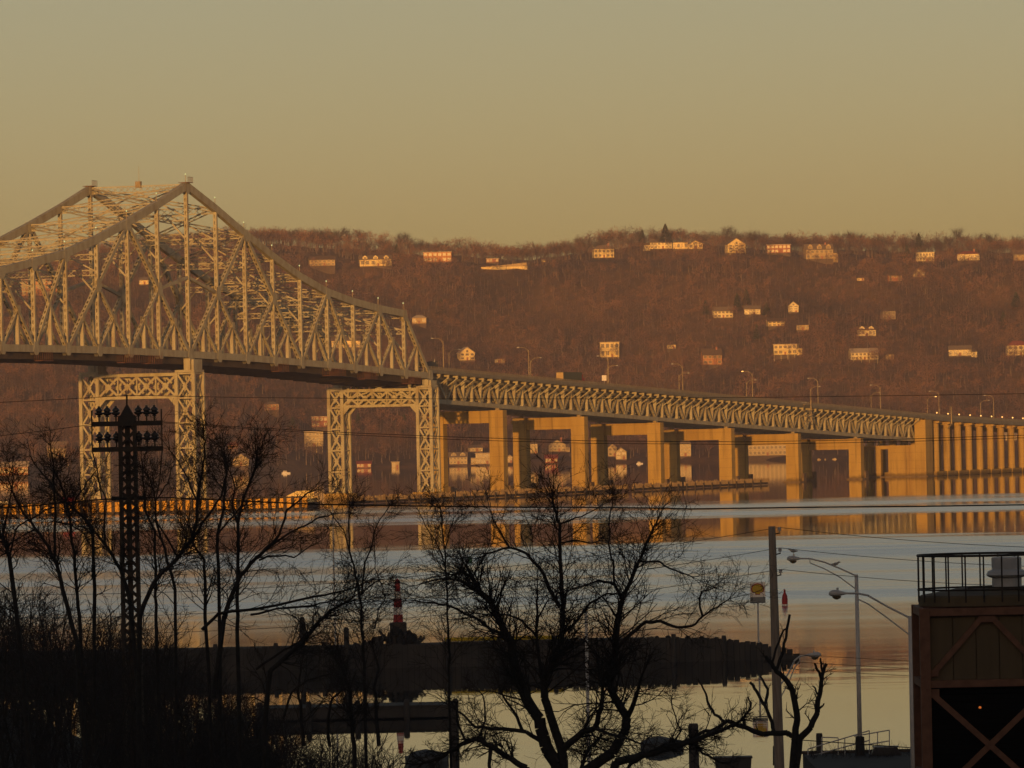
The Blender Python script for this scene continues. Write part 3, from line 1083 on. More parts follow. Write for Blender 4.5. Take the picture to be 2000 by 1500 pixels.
def half_joint(s0, s1, top_end, bot_end, foot):
    """joint at the middle of a one panel diagonal: hanger below it and sub diagonal to the other foot"""
    j = mid(top_end, bot_end)
    mem('diagonal', top_end, bot_end, 0.95, 0.95)
    mem('sub_diagonal', j, foot, 0.8, 0.6)
    hanger(j, j[0] / 20)
    gusset(j, 2.0, 2.4)


def big_triangle(tt, tb):
    """long diagonal from top node tt to bottom node tb two panels away, with its subdivision"""
    T_, B_ = Tn(tt), Bn(tb)
    sg = 1 if tb > tt else -1
    mem('diagonal', T_, B_, 1.05, 1.15)
    Mj = mid(T_, B_)
    gusset(Mj, 3.4, 3.6)
    mem('sub_diagonal', Mj, Bn(tt), 0.85, 0.8)
    j1 = mid(Mj, Bn(tt))
    hanger(j1, j1[0] / 20)
    gusset(j1, 1.8, 2.2)
    mem('sub_diagonal', j1, Bn(tt + sg), 0.75, 0.55)
    j2 = mid(Mj, B_)
    hanger(j2, j2[0] / 20)
    gusset(j2, 1.8, 2.2)
    mem('sub_diagonal', j2, Bn(tt + sg), 0.75, 0.55)
    return Mj


Ma = big_triangle(2, 0)
big_triangle(2, 4)
Mb = big_triangle(-2, 0)
big_triangle(-2, -4)
half_joint(4, 5, Tn(5), Bn(4), Bn(5))
half_joint(5, 6, Tn(5), Bn(6), Bn(5))
half_joint(6, 7, Tn(7), Bn(6), Bn(7))
half_joint(7, 8, Tn(7), Bn(8), Bn(7))
mem('end_post', Tn(8), Bn(9), 1.15, 1.3)
j = mid(Tn(8), Bn(9))
mem('sub_diagonal', j, Bn(8), 0.75, 0.6)
hanger(j, 8.5)
# suspended span side
mem('diagonal', Tn(-4), Bn(-5), 0.95, 0.9)
mem('diagonal', Tn(-5), Bn(-4), 0.9, 0.8)
hanger(mid(Tn(-4), Bn(-5)), -4.5)
for a_, c_, f_ in ((-6, -5, -6), (-6, -7, -6), (-8, -7, -8), (-8, -9, -8)):
    half_joint(0, 0, Tn(a_), Bn(c_), Bn(f_))
pm = V3((0, 0, 65.0))
mem('strut', pm, Ma, 0.8, 0.8, False)
mem('strut', pm, Mb, 0.8, 0.8, False)
for t in range(-9, 10):
    gusset(Bn(t), 3.4, 3.4)
for t in range(-8, 9):
    if t in (-8, -6, -5, -4, -2, 0, 2, 5, 7, 8):
        gusset(Tn(t) - V3((0, 0, 0.6)), 3.6, 3.2)

# the far truss is the same, one truss spacing away
for o in near_parts:
    c = o.copy()
    COL.objects.link(c)
    c.parent = bridge
    c.location = (0, TW, 0)


# laced struts and braces between the two trusses
def laced(a, b_, depth=1.6, nx_=14, r=0.14):
    a, b_ = V3(a), V3(b_)
    m = MB()
    up = V3((0, 0, depth / 2))
    if abs((b_ - a)[2]) > abs((b_ - a)[1]):
        up = V3((depth / 2, 0, 0))
    sd = (1, 0, 0)
    m.bar(a + up, b_ + up, 0.30, 0.30, sd)
    m.bar(a - up, b_ - up, 0.30, 0.30, sd)
    for i in range(nx_):
        p = a + (b_ - a) * i / nx_
        q = a + (b_ - a) * (i + 1) / nx_
        m.bar(p + up, q - up, r, r, sd)
        m.bar(p - up, q + up, r, r, sd)
    return m


for t in range(-8, 9):
    z = TOPZ[t]
    laced((20 * t, 0.7, z - 0.5), (20 * t, TW - 0.7, z - 0.5), 1.7).build('sway_strut', M['steel'], bridge)
    if t < 8:
        z2 = TOPZ[t + 1]
        for y0, y1 in ((0.7, TW - 0.7), (TW - 0.7, 0.7)):
            m = MB().bar((20 * t, y0, z + 0.1), (20 * t + 20, y1, z2 + 0.1), 0.28, 0.28)
            m.bar((20 * t, y0, z - 0.8), (20 * t + 20, y1, z2 - 0.8), 0.24, 0.24)
            n_ = 12
            for i in range(n_):
                f0, f1 = i / n_, (i + 1) / n_
                p = V3((20 * t + 20 * f0, y0 + (y1 - y0) * f0, z + (z2 - z) * f0 + (0.1 if i % 2 else -0.8)))
                q = V3((20 * t + 20 * f1, y0 + (y1 - y0) * f1, z + (z2 - z) * f1 + (-0.8 if i % 2 else 0.1)))
                m.bar(p, q, 0.1, 0.1)
            m.build('lateral_brace', M['steel'], bridge)
    dep = z - BOTZ[t]
    if dep > 17:
        zl = z - min(0.30 * dep, 9)
        laced((20 * t, 0.6, zl), (20 * t, TW - 0.6, zl), 1.4).build('sway_strut', M['steel'], bridge)
        hw = TW / 2
        for y0 in (0.6, TW - 0.6):
            MB().bar((20 * t, y0, zl + 0.5), (20 * t, hw, z - 1.2), 0.35, 0.4, (1, 0, 0)).build('sway_brace', M['steel'], bridge)
            MB().bar((20 * t, y0, zl - 5.5), (20 * t, y0 + (4.5 if y0 < hw else -4.5), zl - 0.6), 0.4, 0.45, (1, 0, 0)).build('knee_brace', M['steel'], bridge)
    # short lamp standard on the chord
    if t < 9:
        p = Tn(t) if t < 8 else Tn(8)
        lp = MB().tube([(p[0], 0, p[2] + 0.9), (p[0], 0, p[2] + 3.0)], 0.09, 5).build('lamp_standard', M['rail'], bridge)
        MB().lathe([(0.05, -0.15), (0.2, 0.0), (0.2, 0.2), (0.05, 0.35)], 8, (p[0], 0, p[2] + 3.1)).build('marker_lamp', M['lamp_green'], lp)
# peak fittings: work platforms and the aerial on the high strut
for y in (0, TW):
    m = MB()
    for i in range(5):
        m.box(-1.6 + i * 0.8 - 0.06, -1.6 + i * 0.8 + 0.06, y - 1.5, y - 1.4, 91.3, 92.9)
    m.box(-1.7, 1.7, y - 1.5, y - 1.4, 92.8, 92.9)
    m.box(-1.7, 1.7, y - 1.5, y + 1.5, 91.25, 91.4)
    m.build('peak_platform', M['steel_red'], bridge)
MB().box(-0.5, 0.5, 13.6, 15.2, 90.4, 92.2).build('equipment_box', M['rail'], bridge)
MB().tube([(0, 14.2, 90.5), (0, 14.2, 96.5)], [0.1, 0.05], 5).build('aerial', M['steel'], bridge)
# roadway and floor
prof = [(20 * t, BOTZ[t]) for t in bxs]
m = MB()
m.prism([(s, z - 0.9) for s, z in prof] + [(s, z - 1.25) for s, z in prof[::-1]], 'y', 1.3, TW - 1.3)
m.build('roadway', M['asphalt'], bridge)
for y in (3.0, TW - 3.0):
    m = MB()
    for (s0, z0), (s1, z1) in zip(prof[:-1], prof[1:]):
        for hh in (0.25, 0.75, 1.1):
            m.bar((s0, y, z0 - 0.9 + hh), (s1, y, z1 - 0.9 + hh), 0.12, 0.16)
        for k in range(8):
            f = k / 8
            m.box(s0 + 20 * f - 0.07, s0 + 20 * f + 0.07, y - 0.07, y + 0.07, z0 + (z1 - z0) * f - 0.9, z0 + (z1 - z0) * f + 0.3)
    m.build('roadway_railing', M['rail'], bridge)
for k in range(-18, 19):
    p = Bn(k / 2)
    MB().prism([(1.7, p[2] - 1.26), (TW - 1.2, p[2] - 1.26), (TW - 1.2, p[2] - 2.6), (TW / 2, p[2] - 3.4), (4.6, p[2] - 2.8), (1.7, p[2] - 2.7)], 'x', p[0] - 0.25, p[0] + 0.25).build('floor_beam', M['shade_dark'], bridge)
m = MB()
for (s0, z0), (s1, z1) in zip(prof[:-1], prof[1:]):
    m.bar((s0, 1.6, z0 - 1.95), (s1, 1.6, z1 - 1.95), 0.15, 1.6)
m.build('added_shade_plate', M['shade_dark'], bridge)  # plate added to keep low sun off the floor beam ends, coloured as shade
for y in (6, 10, 14.6, 19, 23):
    m = MB()
    for (s0, z0), (s1, z1) in zip(prof[:-1], prof[1:]):
        m.bar((s0, y, z0 - 1.7), (s1, y, z1 - 1.7), 0.4, 0.85)
    m.build('stringer', M['steel'], bridge)
# maintenance cradles hung under the bottom chord
for s0, ln in ((-98, 7), (-46, 10), (-30, 9), (60, 8), (98, 12), (125, 10), (160, 10)):
    z = float(np.interp(s0, [a for a, _ in prof], [c for _, c in prof])) - 1.0
    m = MB().box(s0, s0 + ln, -1.4, 0.9, z - 2.3, z - 2.15)
    for i in range(int(ln / 1.2) + 1):
        for y in (-1.4, 0.85):
            m.box(s0 + i * 1.2 - 0.05, s0 + i * 1.2 + 0.05, y, y + 0.07, z - 2.2, z + 0.1)
    m.box(s0, s0 + ln, -1.4, -1.3, z - 1.3, z - 1.2)
    m.build('work_cradle', M['steel_red'], bridge)

# ------------------------------------------------------------------ steel towers


def tower(s, label, zbase, zs0, zs1, ztop, we, ws, npan, nxp):
    t = thing('steel_tower', label, 'bridge tower', bw(s, 0, 0), BR, 'steel bridge towers')
    pw = 0.95
    St = M['steel']
    for qc in (0.0, TW):
        corners = [(-ws / 2, qc - we / 2), (-ws / 2, qc + we / 2), (ws / 2, qc - we / 2), (ws / 2, qc + we / 2)]
        for x, y in corners:
            MB().box(x - 0.4, x + 0.4, y - pw / 2, y + pw / 2, zbase, zs1 + 0.3).build('column', St, t)
        MB().box(-ws / 2 - 1.6, ws / 2 + 1.6, qc - we / 2 - 1.6, qc + we / 2 + 1.6, -3, zbase).build('footing', M['concrete'], t)
        hs = (zs0 - zbase) / npan
        levels = [zbase + hs * i for i in range(npan + 1)] + [zs1]
        for i in range(len(levels) - 1):
            z0, z1 = levels[i] + 0.3, levels[i + 1] - 0.3
            for x in (-ws / 2, ws / 2):
                y0, y1 = qc - we / 2 + pw / 2, qc + we / 2 - pw / 2
                MB().bar((x - 0.06, y0, z0), (x - 0.06, y1, z1), 0.10, 0.52, (1, 0, 0)).build('brace', St, t)
                MB().bar((x + 0.06, y0, z1), (x + 0.06, y1, z0), 0.10, 0.52, (1, 0, 0)).build('brace', St, t)
                MB().box(x - 0.2, x + 0.2, y0 + 0.01, y1 - 0.01, z1 + 0.08, z1 + 0.55).build('strut', St, t)
                zc, yc = (z0 + z1) / 2, (y0 + y1) / 2
                MB().prism([(yc - 0.8, zc), (yc, zc - 0.9), (yc + 0.8, zc), (yc, zc + 0.9)], 'x', x - 0.13, x + 0.13).build('gusset_plate', St, t)
            for y in (qc - we / 2, qc + we / 2):
                x0, x1 = -ws / 2 + 0.41, ws / 2 - 0.41
                MB().bar((x0, y - 0.06, z0), (x1, y - 0.06, z1), 0.10, 0.45, (0, 1, 0)).build('brace', St, t)
                MB().bar((x0, y + 0.06, z1), (x1, y + 0.06, z0), 0.10, 0.45, (0, 1, 0)).build('brace', St, t)
                MB().box(x0 + 0.01, x1 - 0.01, y - 0.2, y + 0.2, z1 + 0.08, z1 + 0.5).build('strut', St, t)
        MB().box(-ws / 2 - 0.3, ws / 2 + 0.3, qc - we / 2 - 0.3, qc + we / 2 + 0.3, zs1 + 0.32, zs1 + 1.0).build('cap_plate', St, t)
        MB().box(-1.6, 1.6, qc - 1.0, qc + 1.0, zs1 + 1.0, ztop).build('bearing', St, t)
        MB().box(-ws / 2 + 0.3, ws / 2 - 0.3, qc - we / 2 - 0.02, qc - we / 2 + 0.7, zs1 + 1.0, ztop - 0.3).build('bearing_side', St, t)
        sg = 1 if qc == 0 else -1
        for x in (-ws / 2, ws / 2):
            y0 = qc + sg * (we / 2 + pw / 2)
            MB().prism([(y0, zs0), (y0 + sg * 2.0, zs0), (y0, zs0 - 2.2)], 'x', x - 0.15, x + 0.15).build('haunch_plate', St, t)
    # portal strut between the legs
    y0, y1 = we / 2 + pw / 2, TW - we / 2 - pw / 2
    for x in (-ws / 2, ws / 2):
        MB().box(x - 0.35, x + 0.35, y0 + 0.01, y1 - 0.01, zs0, zs0 + 0.8).build('portal_chord', St, t)
        MB().box(x - 0.35, x + 0.35, y0 + 0.01, y1 - 0.01, zs1 - 0.6, zs1 + 0.3).build('portal_chord', St, t)
        cw = (y1 - y0) / nxp
        for i in range(nxp):
            a_, c_ = y0 + cw * i, y0 + cw * (i + 1)
            z0, z1 = zs0 + 0.8, zs1 - 0.6
            MB().bar((x - 0.07, a_, z0), (x - 0.07, c_, z1), 0.1, 0.62, (1, 0, 0)).build('brace', St, t)
            MB().bar((x + 0.07, a_, z1), (x + 0.07, c_, z0), 0.1, 0.62, (1, 0, 0)).build('brace', St, t)
            yc, zc = (a_ + c_) / 2, (z0 + z1) / 2
            MB().prism([(yc - 1.0, zc), (yc, zc - 1.0), (yc + 1.0, zc), (yc, zc + 1.0)], 'x', x - 0.14, x + 0.14).build('gusset_plate', St, t)
            if i:
                MB().box(x - 0.2, x + 0.2, a_ - 0.2, a_ + 0.2, z0, z1).build('portal_post', St, t)
    return t


tower(0, 'taller steel lattice tower under the truss peak', 3.6, 31.4, 38.2, 42.4, 5.2, 6.4, 4, 4)
tower(178.2, 'shorter steel lattice tower under the truss end', 2.4, 28.6, 33.9, 36.7, 4.4, 5.4, 4, 5)

# ------------------------------------------------------------------ deck truss spans
SPAN, NP = 74.0, 10
GR = 0.0322
def deck_top(s):                 # top of the parapet
    return 38.6 - GR * (s - 250) if s < 720 else 38.6 - GR * 470 - 0.022 * (s - 720)
QN, QF = 4.6, 25.0               # the two trusses
def sh(m):                       # lean the mesh along the grade
    m.v = [(x, y, z - GR * x) for x, y, z in m.v]
    return m

pw_ = SPAN / NP
ZT, ZB = -3.1, -10.2             # chord centres relative to the parapet top
span0 = thing('deck_truss_span', 'x', 'bridge span', bw(175.5, 0, deck_top(175.5)), BR, 'deck truss spans')
St = M['steel']
for q in (QN, QF):
    sh(MB().box(0.05, SPAN - 0.05, q - 0.45, q + 0.45, ZT - 0.4, ZT + 0.4)).build('top_chord', St, span0)
    sh(MB().box(0.05, SPAN - 0.05, q - 0.5, q + 0.5, ZB - 0.65, ZB + 0.65)).build('bottom_chord', St, span0)
    for i in range(NP):
        x = i * pw_
        if i % 2 == 0:           # bottom V node: tapered hanging post
            m = MB().bar((x, q, ZT - 0.4), (x, q, ZT - 3.0), 1.5, 1.0, (0, 1, 0), 0.9, 0.8)
            m.bar((x, q, ZT - 3.0), (x, q, ZB + 0.65), 0.8, 0.75, (0, 1, 0), 0.4, 0.4)
        else:
            m = MB().bar((x, q, ZT - 0.4), (x, q, ZB + 0.65), 0.85, 0.8)
            m.box(x - 0.9, x + 0.9, q - 0.52, q + 0.52, ZB + 0.66, ZB + 1.0)
        sh(m).build('post', St, span0)
        x0, x1 = (x, x + pw_)
        a, c = ((x0, q, ZB + 0.5), (x1, q, ZT - 0.3)) if i % 2 == 0 else ((x0, q, ZT - 0.3), (x1, q, ZB + 0.5))
        sh(MB().member(a, c, 0.75, 0.75, 1.5)).build('diagonal', St, span0)
    sh(MB().box(-0.7, 0.7, q - 0.6, q + 0.6, ZB - 1.25, ZB - 0.66)).build('bearing', M['rail'], span0)
for i in range(NP):
    x = i * pw_
    sh(MB().box(x - 0.25, x + 0.25, 0.35, TW - 0.35, ZT + 0.42, ZT + 1.25)).build('floor_beam', St, span0)
    sh(MB().bar((x, QN, ZB + 0.3), (x, QF, ZT), 0.3, 0.35, (1, 0, 0))).build('sway_brace', St, span0)
    sh(MB().bar((x + 0.05, QF, ZB + 0.3), (x + 0.05, QN, ZT), 0.3, 0.35, (1, 0, 0))).build('sway_brace', St, span0)
    sh(MB().bar((x + 0.1, QN, ZB), (x + 0.1, QF, ZB), 0.35, 0.5, (1, 0, 0))).build('bottom_strut', St, span0)
    for q0, q1 in ((QN - 0.45, 0.5), (QF + 0.45, TW - 0.5)):
        m = MB().bar((x, q0, ZT - 2.3), (x, q1, ZT + 0.3), 0.24, 0.26, (1, 0, 0))
        m.box(x - 0.14, x + 0.14, min(q1, q1 + 0.7), max(q1, q1 + 0.7), ZT - 0.15, ZT + 0.41)
        sh(m).build('bracket', St, span0)
m = MB().box(0.01, SPAN - 0.01, 0.3, TW - 0.3, ZT + 1.26, ZT + 1.75)
sh(m).build('deck_slab', M['asphalt'], span0)
for q0, q1 in ((-0.1, 0.3), (TW - 0.3, TW + 0.1)):
    sh(MB().box(0.01, SPAN - 0.01, q0, q1, ZT + 1.0, -1.0)).build('fascia', M['fascia'], span0)
    m = MB().box(0.01, SPAN - 0.01, q0 + 0.1, q1 - 0.05, -0.99, -0.45)
    for i in range(int(SPAN / 2)):
        m.box(i * 2.0 + 0.9, i * 2.0 + 1.05, q0 + 0.15, q1 - 0.1, -0.45, -0.05)
    m.box(0.01, SPAN - 0.01, q0 + 0.12, q1 - 0.07, -0.14, 0.0)
    m.box(0.01, SPAN - 0.01, q0 + 0.12, q1 - 0.07, -0.34, -0.24)
    sh(m).build('parapet', M['rail'], span0)
ORD = ['first', 'second', 'third', 'fourth', 'fifth', 'sixth', 'seventh']
for i in range(7):
    s = 175.5 + 74 * i
    o = span0 if i == 0 else dup(span0, bw(s, 0, deck_top(s)))
    o['label'] = '%s deck truss span counted from the steel end tower' % ORD[i]

# ------------------------------------------------------------------ concrete bents


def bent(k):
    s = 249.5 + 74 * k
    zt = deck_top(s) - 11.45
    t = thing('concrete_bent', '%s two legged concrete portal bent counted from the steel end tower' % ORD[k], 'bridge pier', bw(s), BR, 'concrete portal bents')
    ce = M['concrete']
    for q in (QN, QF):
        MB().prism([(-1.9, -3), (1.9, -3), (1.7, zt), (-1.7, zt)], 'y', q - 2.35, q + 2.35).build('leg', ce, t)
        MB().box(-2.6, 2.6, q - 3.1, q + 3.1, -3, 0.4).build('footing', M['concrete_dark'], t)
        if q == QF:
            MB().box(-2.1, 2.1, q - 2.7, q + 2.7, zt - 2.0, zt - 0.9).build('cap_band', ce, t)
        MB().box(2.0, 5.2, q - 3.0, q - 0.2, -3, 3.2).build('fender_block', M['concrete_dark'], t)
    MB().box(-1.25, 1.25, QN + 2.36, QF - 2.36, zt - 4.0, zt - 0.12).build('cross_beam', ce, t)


for k in range(6):
    bent(k)

# the pier where the trusses meet the causeway
s = 693.0
zt = deck_top(s)
t = thing('transition_pier', 'broad concrete pier where the deck trusses meet the causeway', 'bridge pier', bw(s), BR)
MB().box(-3.0, 6.0, -0.8, 3.6, -3, zt - 2.6).build('tall_column', M['concrete'], t)
MB().box(-2.6, 2.6, 3.62, 14.5, -3, zt - 12.2).build('wall_panel', M['concrete'], t)
MB().box(-2.9, 2.9, 6.0, 7.2, -3, zt - 13.0).build('pilaster', M['concrete'], t)
MB().box(-1.2, 1.2, 14.52, 29, zt - 13.6, zt - 12.2).build('cross_beam', M['concrete'], t)
for q in (19.0, 25.0, 28.2):
    MB().box(-1.3, 1.3, q - 1.1, q + 1.1, -3, zt - 13.62).build('column', M['concrete'], t)
MB().box(-3.6, 6.6, -1.5, 30, -3, 0.35).build('footing', M['concrete_dark'], t)

# causeway: columns every 14.8 m, each with its cap, and the deck pieces between them
zc0 = deck_top(700)
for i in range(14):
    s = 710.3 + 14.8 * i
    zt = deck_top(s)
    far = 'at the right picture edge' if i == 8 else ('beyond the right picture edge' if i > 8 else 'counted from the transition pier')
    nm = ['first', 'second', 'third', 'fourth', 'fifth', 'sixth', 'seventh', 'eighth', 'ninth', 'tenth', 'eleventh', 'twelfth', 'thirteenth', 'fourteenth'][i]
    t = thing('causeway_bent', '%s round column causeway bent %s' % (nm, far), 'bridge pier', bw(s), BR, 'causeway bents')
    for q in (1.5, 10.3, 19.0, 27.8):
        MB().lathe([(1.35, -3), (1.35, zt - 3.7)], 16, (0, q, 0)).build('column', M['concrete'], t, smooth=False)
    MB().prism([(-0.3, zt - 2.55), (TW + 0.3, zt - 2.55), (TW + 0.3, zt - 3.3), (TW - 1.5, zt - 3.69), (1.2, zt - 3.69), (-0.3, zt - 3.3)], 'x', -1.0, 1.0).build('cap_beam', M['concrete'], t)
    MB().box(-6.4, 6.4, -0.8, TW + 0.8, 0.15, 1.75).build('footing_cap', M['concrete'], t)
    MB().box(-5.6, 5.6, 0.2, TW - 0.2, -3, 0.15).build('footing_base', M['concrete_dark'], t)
    if i == 0:
        s0 = 693.2 + 0.0
        ln = s - s0
    else:
        ln = 14.8
    c = thing('causeway_deck_piece', 'concrete causeway deck piece just before the %s causeway bent' % nm, 'bridge span', bw(s - ln, 0, 0), BR, 'causeway deck pieces')
    z0, z1 = deck_top(s - ln), deck_top(s)
    def slab(q0, q1, a0, a1, nm_, mt, x0=0.03, x1=None):
        x1 = ln - 0.03 if x1 is None else x1
        MB().hexa([(x0, q0, z0 + a0), (x1, q0, z1 + a0), (x1, q1, z1 + a0), (x0, q1, z0 + a0), (x0, q0, z0 + a1), (x1, q0, z1 + a1), (x1, q1, z1 + a1), (x0, q1, z0 + a1)]).build(nm_, mt, c)
    slab(0.3, TW - 0.3, -1.9, -1.3, 'deck_slab', M['asphalt'])
    slab(-0.1, 0.29, -2.4, -1.0, 'fascia', M['fascia'])
    slab(TW - 0.29, TW + 0.1, -2.4, -1.0, 'fascia', M['fascia'])
    slab(0.0, 0.22, -0.99, 0.0, 'parapet', M['rail'])
    slab(TW - 0.22, TW, -0.99, 0.0, 'parapet', M['rail'])
    for q in (2, 8, 14.6, 21, 27):
        slab(q - 0.4, q + 0.4, -2.5, -1.91, 'girder', M['concrete'])
    if i < 12:
        k = thing('parapet_lamp', 'small lit lamp on the causeway parapet at the %s causeway bent' % nm, 'lamp', bw(s - 2.0, 0.1, deck_top(s - 2.0)), BR, 'parapet lamps')
        MB().tube([(0, 0, 0), (0, 0, 0.35)], 0.08, 6).build('stem', M['galv'], k)
        MB().lathe([(0.12, 0.3), (0.27, 0.42), (0.28, 0.6), (0.15, 0.8)], 10).build('bulb', M['lamp_on'], k)

# sign gantry on the causeway parapet and on the fifth span
for s, lb in ((725.5, 'small steel sign bracket on the causeway parapet'), (548.0, 'small steel stair platform hung on the fifth deck truss span')):
    z = deck_top(s)
    t = thing('sign_bracket' if s > 700 else 'access_platform', lb, 'bracket', bw(s, -0.5, z), BR)
    if s > 700:
        MB().box(-0.25, 0.25, -0.3, 0.1, -3.4, 3.4).build('post', M['rail'], t)
        for zz in (0.6, 1.4, 2.2, 3.0):
            MB().box(-2.2, -0.26, -0.25, 0.0, zz, zz + 0.35).build('sign_rung', M['rail'], t)
        MB().bar((0, -0.1, -3.2), (-2.8, 0.6, -5.2), 0.4, 0.3).build('strut', M['rail'], t)
    else:
        MB().box(2.2, 2.6, -0.5, -0.1, -7.6, 0.6).build('post', M['rail'], t)
        for zz in (-7.4, -5.4, -3.4, -1.2):
            MB().box(-5.0, 2.19, -0.5, 0.2, zz, zz + 0.25).build('landing', M['rail'], t)
        MB().bar((-4.6, -0.3, -7.2), (1.8, -0.3, -3.4), 0.3, 0.3).build('stair', M['rail'], t)

# roadway lamps, in facing pairs


def road_lamp(s, q, sg, label, lit=False):
    t = thing('road_lamp', label, 'street lamp', bw(s, q, deck_top(s) - 1.0), BR, 'lamps along the bridge roadway')
    MB().tube([(0, 0, 0), (0, 0, 9.2)], [0.17, 0.10], 6).build('pole', M['rail'], t)
    arm = MB().tube([(0, 0, 8.4), (0, sg * 0.5, 9.4), (0, sg * 1.5, 10.0), (0, sg * 3.2, 10.1)], 0.09, 5).build('arm', M['rail'], t)
    MB().lathe([(0.1, -0.14), (0.42, -0.1), (0.42, 0.08), (0.15, 0.2)], 8, (0, sg * 3.6, 10.05)).build('lamp_head', M['lamp_on'] if lit else M['galv'], arm)


for i, s in enumerate([193.6, 267.5, 341.2, 415, 489, 563, 638, 713, 787, 861]):
    wh = '%s near side road lamp counted from the truss end' % (ORD + ['eighth', 'ninth', 'tenth'])[i]
    road_lamp(s, 0.6, 1, wh, lit=(i == 4))
    road_lamp(s + 2, TW - 0.6, -1, wh.replace('near', 'far'), lit=(i == 8))


# vehicles on the deck
def wheels(t, xs, ys, r, m):
    for x in xs:
        for y in ys:
            w = MB().tube([(x, y - 0.15, r), (x, y + 0.15, r)], r, 12).build('wheel', m, t)
            MB().tube([(x, y - 0.17, r), (x, y + 0.17, r)], r * 0.5, 8).build('rim', M['galv'], w)


def truck(s, q, label, body, cab, ln, hgt, box):
    sc_ = thing('truck', label, 'truck', bw(s, q, deck_top(s) - 1.32), BR)
    wheels(sc_, (1.2, 2.5, ln + 1.6), (-1.05, 1.05), 0.5, M['iron'])
    MB().box(0, ln, -1.2, 1.2, 0.95, 1.15).build('chassis', M['iron'], sc_)
    if box:
        MB().box(0.02, ln - 0.3, -1.25, 1.25, 1.16, hgt).build('cargo_body', body, sc_)
        MB().box(-0.04, 0.01, -1.2, 1.2, 1.25, hgt - 0.1).build('rear_door', WALLS['tan'], sc_)
    else:
        MB().prism([(0, 1.16), (ln - 0.3, 1.16), (ln - 0.1, hgt), (-0.4, hgt)], 'y', -1.25, 1.25).build('dump_body', body, sc_)
        MB().box(-0.05, 0.0, -1.2, 1.2, 1.2, hgt - 0.2).build('tailgate', WALLS['tan'], sc_)
    cb = MB().prism([(ln, 0.8), (ln + 2.3, 0.8), (ln + 2.3, 1.8), (ln + 1.6, 2.9), (ln, 2.9)], 'y', -1.15, 1.15).build('cab', cab, sc_)
    MB().prism([(ln + 0.9, 1.9), (ln + 2.0, 1.9), (ln + 1.5, 2.7), (ln + 0.9, 2.7)], 'y', -1.18, 1.18).build('window', M['glass'], cb)
    MB().tube([(ln - 0.12, -0.9, 1.2), (ln - 0.12, -0.9, 3.6)], 0.1, 6).build('exhaust', M['galv'], cb)


truck(303, 3.4, 'green bodied truck with tan tailgate and red cab on the deck truss', mat('green_truck_body', (0.10, 0.11, 0.07), 0.6), M['red'], 17.5, 3.7, True)
truck(180, 3.4, 'blue grey flat truck just past the end of the truss', M['tarp'], M['tarp'], 11, 2.6, False)


def car(s, q, label, body):
    t = thing('car', label, 'car', bw(s, q, deck_top(s) - 1.3), BR, 'cars on the bridge deck')
    wheels(t, (0.9, 3.5), (-0.8, 0.8), 0.33, M['iron'])
    bd = MB().prism([(0, 0.3), (4.4, 0.3), (4.4, 0.8), (3.4, 0.95), (2.9, 1.4), (1.2, 1.45), (0.3, 0.95), (0, 0.9)], 'y', -0.85, 0.85).build('body', body, t)
    MB().prism([(1.0, 1.0), (3.2, 1.0), (2.8, 1.35), (1.35, 1.38)], 'y', -0.87, 0.87).build('window', M['glass'], bd)
    for y in (-0.7, 0.5):
        MB().box(4.41, 4.46, y, y + 0.2, 0.6, 0.75).build('headlight', M['white'], t)
        MB().box(-0.05, -0.01, y, y + 0.2, 0.65, 0.8).build('tail_light', M['red'], t)


car(272, 5.5, 'pale car on the deck right of the second lamp', M['white'])
car(333, 4.0, 'grey car just ahead of the truck on the deck', M['galv'])
car(556, 4.0, 'pale car on the deck above the stair platform', M['white'])
car(520, 7.0, 'dark car half hidden by the parapet before the stair platform', M['tarp'])

s = 338
t = thing('lit_road_sign', 'bright square road sign above the parapet right of the truck', 'sign', bw(s, 0.9, deck_top(s) - 1.0), BR)
MB().tube([(0, 0, 0), (0, 0, 2.6)], 0.08, 6).build('post', M['galv'], t)
MB().box(-0.06, 0.06, -0.8, 0.8, 1.7, 3.5).build('sign_panel', M['white'], t)

# ------------------------------------------------------------------ timber fenders in the river


def fence(a, b_, label, pitch=1.05):
    a, b_ = V3(a), V3(b_)
    ln = np.linalg.norm(b_ - a)
    rz = math.atan2(b_[1] - a[1], b_[0] - a[0])
    t = thing('timber_fender', label, 'fender wall', a, rz, 'timber fender walls')
    for k in range(int(ln / 9)):
        MB().box(k * 9.0, k * 9.0 + 8.95, -0.35, 0.35, 0.15, 0.85).build('wale', M['timber'], t)
        MB().lathe([(0.25, -3), (0.25, 1.5), (0.18, 1.7)], 8, (k * 9.0, -0.65, 0)).build('pile', M['timber'], t)
    m = MB()
    n = int(ln / pitch)
    for i in range(n):
        r = random.random()
        if r < 0.06:
            continue
        x = i * pitch
        hh = 2.35 + random.uniform(-0.35, 0.25)
        m.box(x - 0.2, x + 0.2, -0.16, 0.1, 0.7, hh)
    o = m.build('pale', M['pale'], t)
    o['kind'] = 'stuff'
    MB().box(0, ln, 0.11, 0.2, 1.6, 1.8).build('rail', M['timber'], t)


fence(bw(88, -11), bw(330, -10), 'left run of the low timber picket fender along the deck truss piers')
fence(bw(333, -10), bw(480, -8), 'right run of the low timber picket fender ending before the fifth bent')

